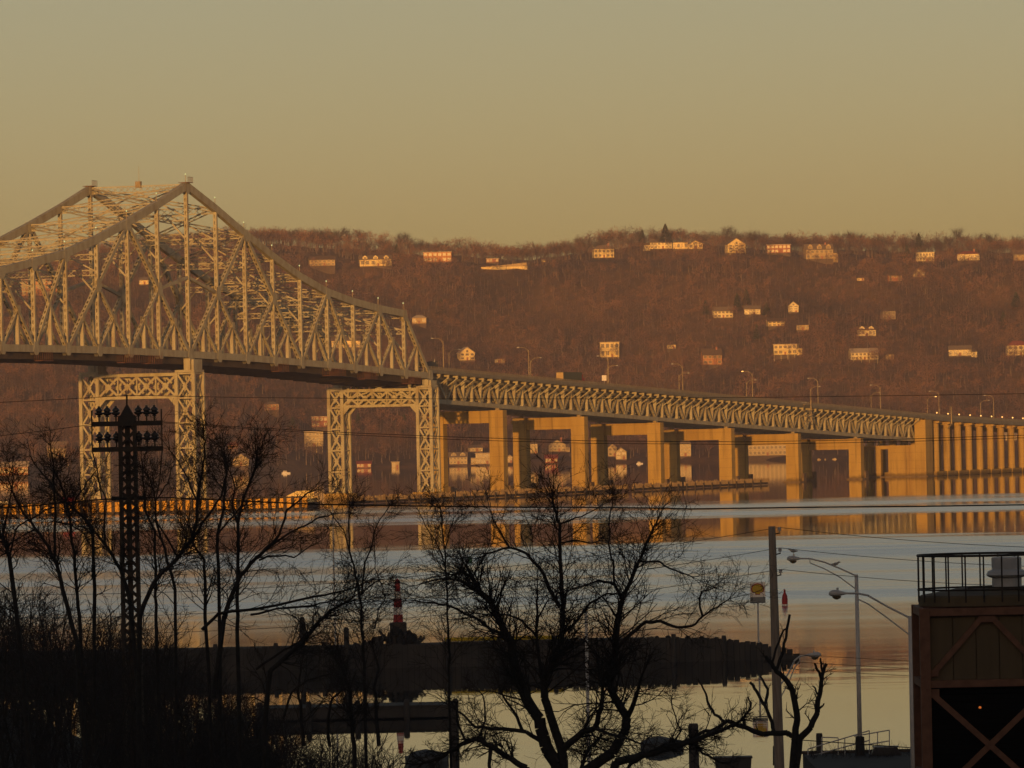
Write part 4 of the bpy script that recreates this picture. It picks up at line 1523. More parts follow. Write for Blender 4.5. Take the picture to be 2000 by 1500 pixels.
# main pier fender: heavy piles with yellow boards
A, B_ = at(-60, 1013, 1640), at(612, 998, 1672)
A[2] = B_[2] = 0
ln = float(np.linalg.norm(B_ - A))
t = thing('pile_fender', 'dark pile fender with bright yellow boards before the main tower', 'fender wall', A, math.atan2(B_[1] - A[1], B_[0] - A[0]))
n = int(ln / 2.2)
for i in range(n):
    x = i * 2.2
    MB().lathe([(0.44, -3), (0.44, 3.7), (0.3, 3.9)], 8, (x, -0.65, 0)).build('pile', M['timber'], t)
    MB().box(x + 0.05, x + 2.15, -0.1, 0.12, 0.75, 3.35).build('board', M['fender_yellow'], t)
    MB().box(x, x + 2.19, -0.28, 0.28, 0.1, 0.74).build('bottom_wale', M['timber'], t)
    MB().box(x, x + 2.19, -0.24, 0.3, 3.36, 3.75).build('top_wale', M['timber'], t)
# red sign on the fender
MB().box(25.5, 28.8, -1.25, -1.1, 3.9, 5.0).build('red_sign', M['red'], t)
for x in (26.0, 28.3):
    MB().box(x - 0.06, x + 0.06, -1.09, -0.95, 1.0, 5.0).build('sign_post', M['timber'], t)

# barge deckhouse behind the fender and the white boat at the left edge
P = at(583, 985, 1690)
t = thing('work_barge', 'tan work barge with sloping tented cover behind the pile fender', 'barge', (P[0], P[1], 0), rad(4))
MB().prism([(-6.5, 0.3), (-5.5, -0.6), (5.0, -0.6), (6.0, 0.3), (6.0, 1.9), (-6.5, 1.9)], 'y', 0, 5).build('hull', M['timber'], t)
MB().prism([(-6.2, 1.92), (4.3, 1.92), (4.3, 5.2), (-0.5, 5.0), (-6.2, 2.3)], 'y', 0.2, 4.6).build('tented_cover', WALLS['cream'], t)
MB().box(4.32, 5.2, 1.0, 3.8, 1.92, 3.6).build('wheelhouse', WALLS['tan'], t)


def hull(m, L_, W_, h, n=9):
    o = len(m.v)
    for i in range(n):
        f = i / (n - 1)
        w = W_ / 2 * (1 - max(0, (f - 0.55) / 0.45) ** 2) * (0.85 + 0.15 * min(1, f * 5))
        w = max(w, 0.03)
        zt = h * (1 + 0.35 * max(0, f - 0.5))
        x = L_ * f
        m.v += [(x, -w, zt), (x, -w * 0.75, -0.4), (x, w * 0.75, -0.4), (x, w, zt)]
    for i in range(n - 1):
        for k in range(3):
            m.f.append((o + i * 4 + k, o + i * 4 + k + 1, o + i * 4 + 4 + k + 1, o + i * 4 + 4 + k))
        m.f.append((o + i * 4 + 3, o + i * 4, o + i * 4 + 4, o + i * 4 + 7))
    m.f.append((o, o + 1, o + 2, o + 3))
    return m


def boat(u, v, Y, L_, rz, label, cabin=True, hm=None, cm=None, name='motor_boat'):
    P = at(u, v, Y)
    t = thing(name, label, 'boat', (P[0], P[1], 0), rad(rz))
    hull(MB(), L_, L_ * 0.33, L_ * 0.13).build('hull', hm or M['white'], t)
    if cabin:
        cb = MB().prism([(L_ * 0.15, L_ * 0.13), (L_ * 0.65, L_ * 0.135), (L_ * 0.55, L_ * 0.30), (L_ * 0.18, L_ * 0.31)], 'y', -L_ * 0.11, L_ * 0.11).build('cabin', cm or M['white'], t)
        MB().prism([(L_ * 0.2, L_ * 0.2), (L_ * 0.58, L_ * 0.2), (L_ * 0.54, L_ * 0.27), (L_ * 0.2, L_ * 0.27)], 'y', -L_ * 0.113, L_ * 0.113).build('window', M['glass'], cb)
        MB().box(L_ * 0.14, L_ * 0.62, -L_ * 0.13, L_ * 0.13, L_ * 0.312, L_ * 0.33).build('cabin_roof', hm or M['white'], cb)
    return t


boat(-12, 975, 1850, 7.5, 0, 'white motor boat lit gold at the left picture edge')
boat(550, 925, 3500, 5, 5, 'tiny white boat far out left of the end tower', name='moored_boat')
boat(1243, 910, 3750, 4, 0, 'tiny white boat far out between third and fourth legs', name='moored_boat')
for i, (u, l_, a_) in enumerate(((1596, 2.4, 10), (1611, 1.9, 60), (1634, 2.8, 170))):
    boat(u, 896, 3800, l_, a_, '%s tiny moored boat from the left behind the sixth bent' % ORD[i], name='moored_boat', hm=WALLS['dimwhite'], cm=WALLS['tan'])
# small work boats behind the picket fender
boat(880, 956, 1990, 7, 70, 'dark work boat moored by the end tower', hm=M['dark_boat'], cm=M['dark_boat'], name='work_boat')
#PART3

# ------------------------------------------------------------------ jetty, docks and small things on the near water
# the jetty: a timber bulkhead filled with stone, its end tapering into the river
JY = 511.0
jx0, jx1 = -75.0, 23.2
t = thing('timber_jetty', 'long dark timber jetty reaching out into the river', 'jetty', (0, JY, 0), 0)
def jz(x):
    return float(np.interp(x, [-80, -10, 4, 12, 17, 20, 22.5, 23.3], [2.0, 1.95, 2.1, 2.05, 1.8, 1.35, 0.8, 0.25]))
def jd(x):
    return float(np.interp(x, [-80, 10, 18, 23.3], [9.0, 8.0, 5.0, 0.6]))
x = jx0
while x < jx1:
    w = random.uniform(0.42, 0.6)
    y0 = -0.12 * random.random() + np.interp(x, [10, 23.3], [0, 1.6])
    MB().box(x, x + w - 0.04, y0, y0 + 0.25, -2, jz(x) + random.uniform(-0.06, 0.1)).build('plank', M['tarred'], t)
    x += w
m = MB()
xs = np.linspace(jx0, jx1, 60)
for i in range(59):
    a, c = xs[i], xs[i + 1]
    ya, yc = 0.27 + float(np.interp(a, [10, 23.3], [0, 1.6])), 0.27 + float(np.interp(c, [10, 23.3], [0, 1.6]))
    m.hexa([(a, ya, -2), (c, yc, -2), (c, yc + jd(c), -2), (a, ya + jd(a), -2), (a, ya, jz(a) - 0.15), (c, yc, jz(c) - 0.15), (c, yc + jd(c), jz(c) - 0.2), (a, ya + jd(a), jz(a) - 0.2)])
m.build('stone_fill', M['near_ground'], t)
for i in range(20):
    x = jx0 + 3 + i * 4.7 + random.uniform(-0.8, 0.8)
    MB().lathe([(0.2, -2), (0.2, jz(x) + random.uniform(0.05, 0.3)), (0.16, jz(x) + 0.35)], 8, (x, -0.32 + float(np.interp(x, [10, 23.3], [0, 1.6])), 0)).build('pile', M['tarred'], t)
for i in range(9):
    x = 11.5 + i * 1.25 + random.uniform(-0.3, 0.3)
    s_ = random.uniform(0.12, 0.3)
    MB().lathe([(s_, -0.2), (s_ * 0.9, s_ * 0.6), (s_ * 0.35, s_)], 6, (x, 2.2, jz(x) - 0.1)).build('stone', M['near_ground'], t)

# yellow guard rail on the jetty
gx0, gx1 = at(868, 1250, JY + 2)[0], at(1100, 1250, JY + 2)[0]
t = thing('guard_rail', 'yellow guard rail along the top of the dark jetty', 'guard rail', (gx0, JY + 2, 1.75), 0)
n = 8
for i in range(n + 1):
    MB().box((gx1 - gx0) * i / n - 0.06, (gx1 - gx0) * i / n + 0.06, 0.08, 0.2, 0, 0.62).build('post', M['galv'], t)
for i in range(n):
    a, c = (gx1 - gx0) * i / n, (gx1 - gx0) * (i + 1) / n
    MB().prism([(0, 0.30), (-0.06, 0.38), (0, 0.45), (-0.06, 0.52), (0, 0.62), (0.07, 0.62), (0.07, 0.30)], 'x', a + 0.01, c - 0.01).build('rail', M['yellow'], t)

# striped light beacon on the jetty
P = at(778, 1228, JY + 3)
zb = 1.8
t = thing('striped_beacon', 'small red and white striped light tower on the jetty', 'light tower', (P[0], P[1], zb))
k = P[1] / F
def zy(v):
    return float(at(778, v, JY + 3)[2]) - zb
bands = [(1218, 1200, 'red', 19), (1200, 1186, 'white', 18), (1186, 1169, 'red', 16), (1169, 1155, 'white', 14), (1155, 1138, 'red', 11)]
for v0, v1, c, wpx in bands:
    MB().lathe([(wpx / 2 * k * 1.06, zy(v0)), (wpx / 2 * k * 0.95, zy(v1) - 0.01)], 14).build('band', M[c], t, smooth=False)
MB().lathe([(0.22, zy(1138)), (0.2, zy(1134)), (0.05, zy(1130))], 10).build('lantern', M['red'], t)
MB().lathe([(0.75, 0), (0.7, zy(1216)), (0.45, zy(1216) + 0.05)], 12).build('base', M['timber'], t)
# heap of gear round the beacon
t = thing('gear_heap', 'dark heap of nets and timbers round the striped beacon', 'heap', (P[0], P[1] - 1.2, 1.7))
for i in range(26):
    a = random.uniform(-3.2, 1.8)
    hh = max(0.3, 2.1 - abs(a + 0.2) * 0.65)
    p0 = V3((a + random.uniform(-0.5, 0.5), random.uniform(-0.6, 0.3), 0))
    p1 = V3((a + random.uniform(-0.9, 0.9), random.uniform(-0.6, 0.6), hh * random.uniform(0.6, 1.0)))
    MB().bar(p0, p1, 0.16, 0.22).build('timber', M['tarred'], t)
m = MB()
for i in range(40):
    a = random.uniform(-2.4, 1.6)
    hh = max(0.3, 1.7 - abs(a) * 0.6)
    s_ = random.uniform(0.15, 0.4)
    m.lathe([(s_, -s_), (s_ * 1.1, 0), (s_ * 0.5, s_)], 6, (a, random.uniform(-0.4, 0.7), random.uniform(0.1, hh)))
o = m.build('net_pile', M['near_ground'], t)
o['kind'] = 'stuff'
# free standing piles at the left part of the jetty
for i, (u, v) in enumerate(((590, 1205), (676, 1225))):
    P = at(u, v, JY - 2.5)
    o = MB().lathe([(0.24, -2), (0.22, P[2] - 0.15), (0.15, P[2])], 9).build('mooring_pile', M['tarred'])
    o.location = (P[0], P[1], 0)
    tag(o, '%s tall mooring pile from the left before the dark jetty' % ORD[i], 'pile', 'mooring piles at the jetty')

# tall thin mast
P = at(655, 1250, JY + 1)
T_ = at(653, 986, JY + 1)
t = thing('flag_mast', 'tall thin pale mast on the jetty left of the striped beacon', 'mast', (P[0], P[1], 1.8))
MB().tube([(0, 0, 0), (0, 0, T_[2] - 1.8)], [0.09, 0.05], 6).build('mast', M['galv'], t)
MB().tube([(-2.2, 0, 0.2), (0, 0, T_[2] - 2.6)], 0.018, 4).build('stay', M['wire'], t)
MB().tube([(2.0, 0, 0.2), (0, 0, T_[2] - 2.6)], 0.018, 4).build('stay', M['wire'], t)

# fuel dock sign with scallop emblem
P = at(1482, 1262, JY + 2)
kk = P[1] / F
t = thing('fuel_sign', 'white fuel dock sign with yellow and red scallop emblem on a pole', 'sign', (P[0], P[1], 1.6))
def zz(v):
    return float(at(1482, v, JY + 2)[2]) - 1.6
MB().tube([(0, 0.08, -0.3), (0, 0.08, zz(1160))], 0.075, 8).build('pole', M['galv'], t)
w = 15 * kk
MB().box(-w, w, -0.06, 0.06, zz(1166), zz(1137)).build('sign_panel', M['white'], t)
MB().box(-w, w, -0.07, 0.06, zz(1178), zz(1166) - 0.005).build('price_panel', M['grey_plate'], t)
cz = zz(1151)
R_ = 13.0 * kk


def shell(R, c):
    out = [(-R * 0.36, c - R * 0.80), (-R * 0.40, c - R * 0.52), (-R * 0.86, c - R * 0.40)]
    nl = 7
    for i in range(nl):
        a0 = math.pi * (1.06 - 1.12 * i / nl)
        a1 = math.pi * (1.06 - 1.12 * (i + 1) / nl)
        for f in (0.08, 0.3, 0.5, 0.7, 0.92):
            a = a0 + (a1 - a0) * f
            rr = R * (0.965 if f in (0.08, 0.92) else 1.0)
            out.append((rr * math.cos(a), c + rr * 0.92 * math.sin(a)))
    out += [(R * 0.86, c - R * 0.40), (R * 0.40, c - R * 0.52), (R * 0.36, c - R * 0.80)]
    return out


sh_ = MB().prism(shell(R_, cz), 'y', -0.09, -0.061).build('emblem_outline', M['red'], t)
MB().prism(shell(R_ * 0.84, cz - 0.005), 'y', -0.105, -0.0905).build('emblem_shell', M['yellow'], t)
for i in range(6):
    a = math.pi * (0.96 - 0.92 * (i + 0.5) / 6)
    MB().bar((R_ * 0.16 * math.cos(a), -0.108, cz - R_ * 0.45), (R_ * 0.74 * math.cos(a), -0.108, cz + 0.08 * R_ + R_ * 0.66 * math.sin(a)), 0.005, R_ * 0.03).build('emblem_rib', M['red'], sh_)

# channel buoys
P = onz(1533, 1182, 0)
t = thing('nun_buoy', 'red conical buoy floating right of the wooden pole', 'buoy', (P[0], P[1], 0))
k = P[1] / F
MB().lathe([(0.30, -0.5), (10 * k * 0.5, -0.2), (12 * k * 0.5, 10 * k), (9.5 * k * 0.5, 19 * k), (4.5 * k * 0.5, 24 * k), (3.6 * k * 0.5, 30 * k)], 14).build('body', M['red'], t, smooth=True)
MB().lathe([(3.4 * k * 0.5, 30 * k), (1.5 * k, 31.2 * k)], 10).build('top_ring', M['red'], t)
MB().lathe([(11 * k * 0.53, -0.12), (11.3 * k * 0.53, 0.10)], 14).build('water_band', M['white'], t)
P = onz(918, 1099, 0)
t = thing('can_buoy', 'small square topped green buoy seen through the tree crown', 'buoy', (P[0], P[1], 0))
k = P[1] / F
MB().lathe([(0.3, -0.4), (4.5 * k, -0.1), (4.5 * k, 8 * k), (4.0 * k, 11 * k)], 12).build('body', M['green'], t)
MB().lathe([(1.0 * k, 11 * k), (1.0 * k, 13.5 * k)], 8).build('stem', M['green'], t)

# floating dock on the left with piles
DY = 418.0
x0, x1 = at(500, 1390, DY)[0], at(890, 1390, DY)[0]
t = thing('floating_dock', 'dark plank dock in the lower left water', 'dock', (x0, DY, 0))
n = int((x1 - x0) / 0.5)
for i in range(n):
    MB().box(i * 0.5, i * 0.5 + 0.47, 0, 5.0, 0.85, 0.93).build('plank', M['tarred'], t)
MB().box(0, x1 - x0, 0.1, 0.35, 0.1, 0.84).build('beam', M['tarred'], t)
MB().box(0, x1 - x0, 4.6, 4.9, 0.1, 0.84).build('beam', M['tarred'], t)
for i in range(5):
    x = (x1 - x0) * (0.02 + 0.245 * i)
    MB().lathe([(0.2, -3), (0.2, 1.2), (0.12, 1.35)], 8, (x, -0.25, 0)).build('pile', M['tarred'], t)
for i, (u, v0, Y, r, lb) in enumerate(((886, 1385, 372, 0.30, 'dark timber pile at the right end of the plank dock'), (1354, 1413, 349, 0.30, 'thick timber pile under the sun glitter, right of the big tree'), (1600, 1432, 339, 0.19, 'slim timber pile beside the gangway rails'))):
    P = at(u, v0, Y)
    o = MB().lathe([(r, -2.5), (r * 0.95, P[2] - 0.1), (r * 0.8, P[2])], 12).build('timber_pile', M['tarred'])
    o.location = (P[0], P[1], 0)
    tag(o, lb, 'pile')
# pale steel pile
P = onz(1149, 1417, 0)
Tp = at(1150, 1188, P[1])
o = MB().lathe([(0.11, -2.5), (0.10, Tp[2])], 10).build('steel_pile', M['galv'])
o.location = (P[0], P[1], 0)
tag(o, 'tall pale steel pile rising from the water in front of the jetty', 'pile')

# quay at lower right with gangway rails, box and covered boats
t = thing('quay', 'dark low quay at the lower right with a paved top', 'quay', (0, 0, 0))
xq0, xq1 = at(1568, 1480, 337)[0], 45.0
MB().box(xq0, xq1, 318, 337, -2, 1.35).build('quay_wall', M['pavement'], t)
MB().box(xq0 - 0.1, xq1, 336.7, 337.2, 1.351, 1.5).build('kerb', M['timber'], t)
t = thing('gangway_railing', 'thin pipe railing of a sloping gangway at the quay', 'railing', (0, 0, 0))
GYq = 335.5
def gp(u, v):
    return at(u, v, GYq)
for a, c in (((1578, 1463), (1698, 1427)), ((1578, 1478), (1698, 1446)), ((1668, 1438), (1737, 1426)), ((1672, 1458), (1737, 1447)), ((1605, 1440), (1637, 1441))):
    MB().tube([gp(*a), gp(*c)], 0.035, 5).build('rail', M['galv'], t)
for u, v0, v1 in ((1578, 1463, 1490), (1605, 1440, 1488), (1637, 1441, 1484), (1650, 1442, 1482), (1698, 1427, 1478), (1714, 1430, 1474), (1737, 1426, 1470)):
    MB().tube([gp(u, v0), gp(u, v1 + 6)], 0.03, 5).build('post', M['galv'], t)
P = at(1730, 1470, 334)
t = thing('storage_box', 'low dark storage box on the quay near the lamp post', 'box', (P[0], P[1], 1.36))
MB().prism([(-0.85, 0), (0.85, 0), (0.6, 0.42), (-0.6, 0.42)], 'y', -0.5, 0.5).build('body', M['dark_boat'], t)
MB().box(-0.7, 0.7, -0.55, 0.55, 0.421, 0.47).build('lid', M['grey_plate'], t)
P = at(1432, 1500, 322)
t = thing('waste_container', 'dark waste container at the foot of the wooden pole', 'container', (P[0], P[1], 0.75))
MB().prism([(-0.85, 0), (0.85, 0), (0.95, 1.25), (-0.95, 1.25)], 'y', -0.7, 0.7).build('body', M['dark_boat'], t)
MB().box(-1.0, 1.0, -0.75, 0.75, 1.251, 1.33).build('lid', M['iron'], t)


def covered_boat(u, v, Y, L_, rz, label):
    P = at(u, v, Y)
    t = thing('covered_boat', label, 'boat', (P[0], P[1], 0.05), rad(rz))
    hull(MB(), L_, L_ * 0.36, L_ * 0.12).build('hull', M['tarp'], t)
    hx = [(0, 0), (0.15, 0.1), (0.45, 0.15), (0.8, 0.07), (1.0, 0.02)]
    m = MB()
    for i in range(len(hx) - 1):
        (a, za), (c, zc) = hx[i], hx[i + 1]
        wa, wc = L_ * 0.185 * (1 - a ** 3), L_ * 0.185 * (1 - c ** 3)
        b0 = L_ * 0.125
        m.add([(a * L_, -wa, b0), (c * L_, -wc, b0), (c * L_, 0, b0 + zc * L_), (a * L_, 0, b0 + za * L_), (c * L_, wc, b0), (a * L_, wa, b0)], [(0, 1, 2, 3), (3, 2, 4, 5)])
    m.build('tarpaulin', M['tarp'], t)


covered_boat(1252, 1462, 372, 2.6, 6, 'boat under blue grey tarpaulin right of the big tree trunk')
covered_boat(795, 1480, 362, 2.6, 20, 'boat under tarpaulin at the lower edge left of the big tree')

# ------------------------------------------------------------------ lattice line mast
MY = 230.0
k = MY / F
P = at(262, 1480, MY)
gz = float(near_z(P[0], MY))
t = thing('lattice_line_mast', 'black lattice line mast with two crossarms and insulators', 'mast', (P[0], MY, gz - 0.3))
cx0 = P[0]
def mz(v):
    return float(at(256, v, MY)[2]) - gz + 0.3
hw0, hw1 = 17 * k, 14.0 * k
ztop = mz(812)
def hw(z):
    return hw0 + (hw1 - hw0) * z / ztop
for sx in (-1, 1):
    for sy in (-1, 1):
        MB().bar((sx * hw(0), sy * hw(0), 0), (sx * hw(ztop), sy * hw(ztop), ztop), 0.13, 0.13).build('corner_post', M['iron'], t)
nb = 30
for i in range(nb):
    z0, z1 = ztop * i / nb, ztop * (i + 1) / nb
    for sy in (-1, 1):
        MB().bar((-hw(z0), sy * hw(z0), z0), (hw(z1), sy * hw(z1), z1), 0.02, 0.085).build('lacing', M['iron'], t)
        MB().bar((hw(z0), sy * (hw(z0) - 0.02), z0), (-hw(z1), sy * (hw(z1) - 0.02), z1), 0.02, 0.085).build('lacing', M['iron'], t)
    for sx in (-1, 1):
        a = -1 if i % 2 else 1
        MB().bar((sx * hw(z0), a * hw(z0), z0), (sx * hw(z1), -a * hw(z1), z1), 0.10, 0.02, (0, 1, 0)).build('lacing', M['iron'], t)
MB().box(-0.10, 0.10, -0.06, 0.06, 0, ztop - 0.05).build('core_plate', M['iron'], t)
MB().box(-hw1 - 0.05, hw1 + 0.05, -hw1 - 0.05, hw1 + 0.05, ztop - 0.35, ztop).build('head_box', M['iron'], t)
cap = MB().lathe([(hw1 * 1.25, ztop), (hw1 * 1.2, ztop + 0.06), (0.07, mz(792)), (0.04, mz(790))], 4).build('cap', M['iron'], t)
cap.rotation_euler = (0, 0, rad(45))
MB().tube([(0, 0, mz(793)), (0, 0, mz(771))], 0.035, 6).build('finial', M['iron'], cap)
for v in (827, 877):
    z = mz(v)
    aw = 68 * k
    arm = MB().box(-aw, aw, -hw1 - 0.14, -hw1 - 0.02, z - 0.09, z + 0.09).build('crossarm', M['iron'], t)
    MB().box(-aw, aw, hw1 + 0.02, hw1 + 0.14, z - 0.09, z + 0.09).build('crossarm', M['iron'], t)
    for xp in (-55, -39, -22, 22, 38, 53):
        x = xp * k
        ins = MB().lathe([(0.03, 0.0), (0.03, 0.16), (0.09, 0.17), (0.05, 0.22), (0.12, 0.25), (0.17, 0.30), (0.17, 0.33), (0.09, 0.36), (0.14, 0.40), (0.13, 0.45), (0.05, 0.52), (0.04, 0.58)], 10, (x, 0, z + 0.09)).build('insulator', M['glass_ins'], t)
        MB().box(x - 0.03, x + 0.03, -hw1 - 0.1, hw1 + 0.1, z + 0.02, z + 0.091).build('pin_plate', M['iron'], ins)
for sx, pts_ in ((-1, [(-68, 800), (-68, 880), (-60, 912), (-51, 975)]), (1, [(68, 800), (68.5, 880), (62, 940), (52, 985)])):
    MB().tube([(a * k, -hw1 - 0.16, mz(v)) for a, v in pts_], 0.026, 5).build('drop_rod', M['iron'], t)
MB().box(-34 * k, 34 * k, -0.12, 0.12, mz(977), mz(969)).build('cable_bracket', M['iron'], t)

# ------------------------------------------------------------------ wooden utility pole
UY = 267.0
k = UY / F
P = at(1521, 1500, UY)
Tp = at(1507.5, 1028, UY)
gz = float(near_z(P[0], UY))
t = thing('utility_pole', 'weathered wooden utility pole with three side insulators', 'utility pole', (P[0] + 0.05, UY, gz - 0.5))
lean = Tp[0] - (P[0] + 0.05)
ht = Tp[2] - gz + 0.5
MB().tube([(0, 0, 0), (lean * 0.5, 0, ht * 0.5), (lean, 0, ht)], [0.24, 0.20, 0.155], 12).build('pole', M['pole_wood'], t, smooth=False)
UINS = []
for v in (1041, 1081, 1123):
    z = float(at(1507, v, UY)[2]) - gz + 0.5
    x = lean * z / ht + 0.15
    br = MB().tube([(x - 0.05, 0, z - 0.05), (x + 0.20, 0, z)], 0.03, 6).build('bracket', M['iron'], t)
    MB().lathe([(0.025, 0), (0.025, 0.08), (0.085, 0.09), (0.09, 0.12), (0.05, 0.14), (0.08, 0.16), (0.08, 0.20), (0.03, 0.25)], 10, (x + 0.17, 0, z)).build('insulator', M['galv'], t)
    UINS.append((P[0] + 0.05 + x + 0.17, UY, gz - 0.5 + z + 0.24))


# ------------------------------------------------------------------ overhead lines
def cable(pts_, r, label, group=None, name='power_line'):
    o = MB().tube(pts_, r, 5, False).build(name, M['wire'])
    return tag(o, label, 'cable', group)


def span_line(pa, pb, sag, n=18):
    out = []
    for i in range(n + 1):
        f = i / n
        p = V3(pa) * (1 - f) + V3(pb) * f
        p[2] -= sag * 4 * f * (1 - f)
        out.append(p)
    return out


def px_line(ps, n=6):
    """smooth line through (u, v, Y) stations"""
    out = []
    u = np.array([p[0] for p in ps], float)
    for i in range(len(ps) - 1):
        for j in range(n):
            f = j / n
            out.append(at(*[ps[i][c] * (1 - f) + ps[i + 1][c] * f for c in range(3)]))
    out.append(at(*ps[-1]))
    return out


cable(px_line([(-60, 789, 226), (120, 780, 228), (254, 772, 230)]), 0.0105, 'thin wire running left from the tip of the lattice mast', 'thin wires of the lattice mast')
cable(px_line([(254, 772, 230), (480, 776.5, 231), (800, 779, 232), (1150, 779, 233), (1500, 776, 234), (1800, 772, 235), (2060, 768, 236)], 4), 0.0105, 'thin wire running right from the tip of the lattice mast', 'thin wires of the lattice mast')
cable(px_line([(-60, 858, 225), (90, 841, 228), (188, 828, 230)]), 0.0115, 'wire running left from the upper crossarm of the lattice mast', 'thin wires of the lattice mast')
cable(px_line([(320, 824, 230), (500, 836, 231), (700, 846, 232), (900, 854, 233), (1150, 861, 234), (1450, 863, 235), (1750, 858, 236), (2060, 848, 237)], 4), 0.0115, 'upper of two close wires running right from the lattice mast', 'thin wires of the lattice mast')
cable(px_line([(320, 826, 231), (500, 839, 232), (700, 850, 233), (900, 859, 234), (1150, 866, 235), (1450, 868, 236), (1750, 863, 237), (2060, 853, 238)], 4), 0.0105, 'lower of two close wires running right from the lattice mast', 'thin wires of the lattice mast')
cable(px_line([(-60, 996, 226), (60, 988, 228), (180, 977, 229), (254, 972, 229.8)]), 0.027, 'thick cable running left from the middle of the lattice mast', 'thick cables of the lattice mast')
cable(px_line([(254, 972, 229.8), (330, 972, 230), (480, 979, 231), (620, 985, 232), (800, 988, 233), (1000, 990.5, 234), (1150, 991, 235), (1300, 992.5, 236), (1350, 994, 236), (1420, 993, 236), (1600, 990.5, 237), (1800, 989, 238), (2060, 985, 239)], 3), 0.027, 'thick cable sweeping across the water from the lattice mast', 'thick cables of the lattice mast')
LEFT = [(500, 1100), (480, 1143), (480, 1181)]
for i, nm in enumerate(('top', 'middle', 'bottom')):
    pa = UINS[i]
    pb = at(2080, (1071, 1108, 1147)[i], 262)
    cable(span_line(pa, pb, 0.15), 0.012, 'line running right from the %s insulator of the wooden pole' % nm, 'lines of the wooden pole')
    pl = at(-100, (1160, 1206, 1238)[i], 285)
    cable(span_line(pa, pl, 0.9, 28), 0.012, 'line running left from the %s insulator of the wooden pole' % nm, 'lines of the wooden pole')
for i, (v0, v1) in enumerate(((1279, 1290), (1294, 1304), (1308, 1319))):
    P0 = V3((UINS[0][0] - 0.1, UY, at(1520, v0 - 3, UY)[2]))
    cable(span_line(P0, at(2060, v1 + 13, 262), 0.05), 0.010, '%s of three thin lines low on the right of the wooden pole' % ('upper', 'middle', 'lower')[i], 'low thin lines')
cable(span_line(at(1545, 1444, 268), at(2060, 1480, 262), 0.0), 0.021, 'thick low cable crossing in front of the gangway rails', None)


# ------------------------------------------------------------------ street lamps and gulls
def street_lamp(label, u, vb, vt, Y, arm, gz=None, taper=(0.13, 0.10)):
    """arm: list of (u,v) from pole top outwards to the lamp head"""
    P = at(u, vb, Y)
    t = thing('street_lamp', label, 'street lamp', (P[0], Y, P[2]), 0, 'street lamps by the quay')
    T_ = at(u - (vb - vt) * 0.021, vt, Y)
    o = V3((P[0], Y, P[2]))
    tp = V3(T_) - o
    tp[0] = 0
    z_extra = max(0.0, P[2] - (gz if gz is not None else 1.36))
    MB().tube([(0, 0, -z_extra), (0, 0, tp[2])], taper, 12).build('pole', M['galv'], t, smooth=True)
    MB().tube([(0, 0, -z_extra), (0, 0, -z_extra + 1.0), (0, 0, -z_extra + 1.05)], [0.27, 0.25, 0.12], 10).build('base_cover', M['pavement'], t)
    pts_ = []
    for a, c in arm:
        q = V3(at(a, c, Y)) - o
        pts_.append(q)
    am = MB().tube([(0, 0, pts_[0][2])] + pts_[1:], 0.05, 6).build('upper_arm', M['galv'], t)
    lo = [(0, 0, pts_[0][2] - 0.75)] + [p + (0, 0, -0.12 * (len(pts_) - 1 - i)) for i, p in enumerate(pts_[1:-1])] + [pts_[-2]]
    MB().tube(lo, 0.035, 6).build('lower_arm', M['galv'], t)
    mid_ = pts_[1] * 0.5
    ln = unit(pts_[-1] - pts_[-2])
    e = pts_[-1]
    sg = 1 if ln[0] > 0 else -1
    hd = MB()
    prof_ = [(0.0, 0.06), (0.12, 0.08), (0.3, 0.15), (0.5, 0.22), (0.68, 0.22), (0.80, 0.14), (0.84, 0.03)]
    n = 12
    off = len(hd.v)
    for x, r in prof_:
        for j in range(n):
            a = 2 * math.pi * j / n
            hd.v.append((e[0] + sg * x, e[1] + r * 1.05 * math.cos(a), e[2] + (r * 0.75 if math.sin(a) > 0 else r * 0.55) * math.sin(a)))
    for i in range(len(prof_) - 1):
        for j in range(n):
            j2 = (j + 1) % n
            hd.f.append((off + i * n + j, off + i * n + j2, off + (i + 1) * n + j2, off + (i + 1) * n + j))
    hd.f.append(tuple(off + j for j in range(n)))
    hd.f.append(tuple(off + (len(prof_) - 1) * n + j for j in range(n))[::-1])
    h_ = hd.build('lamp_head', M['galv'], t, smooth=True)
    MB().lathe([(0.05, -0.25), (0.17, -0.19), (0.20, -0.10)], 12, (e[0] + sg * 0.5, e[1], e[2])).build('lens', M['glass_bright'], h_)
    MB().lathe([(0.05, 0.0), (0.05, 0.09), (0.03, 0.11)], 8, (e[0] + sg * 0.46, e[1], e[2] + 0.15)).build('photocell', M['galv'], h_)
    return t


street_lamp('tall street lamp standing on the quay, arm reaching left over the wooden pole', 1680, 1470, 1122, 334, [(1672, 1125), (1640, 1110), (1610, 1098), (1582, 1091), (1567, 1091)], 1.36)
street_lamp('street lamp beside the brown steel tower, arm reaching left', 1785, 1500, 1203, 262, [(1773, 1208), (1730, 1183), (1695, 1163), (1675, 1159), (1657, 1159)], float(near_z(17, 262)), (0.15, 0.11))
street_lamp('low street lamp behind the wooden pole, arm reaching right', 1517, 1400, 1345, 326, [(1520, 1350), (1540, 1315), (1552, 1290), (1562, 1282), (1573, 1280)], 1.36)


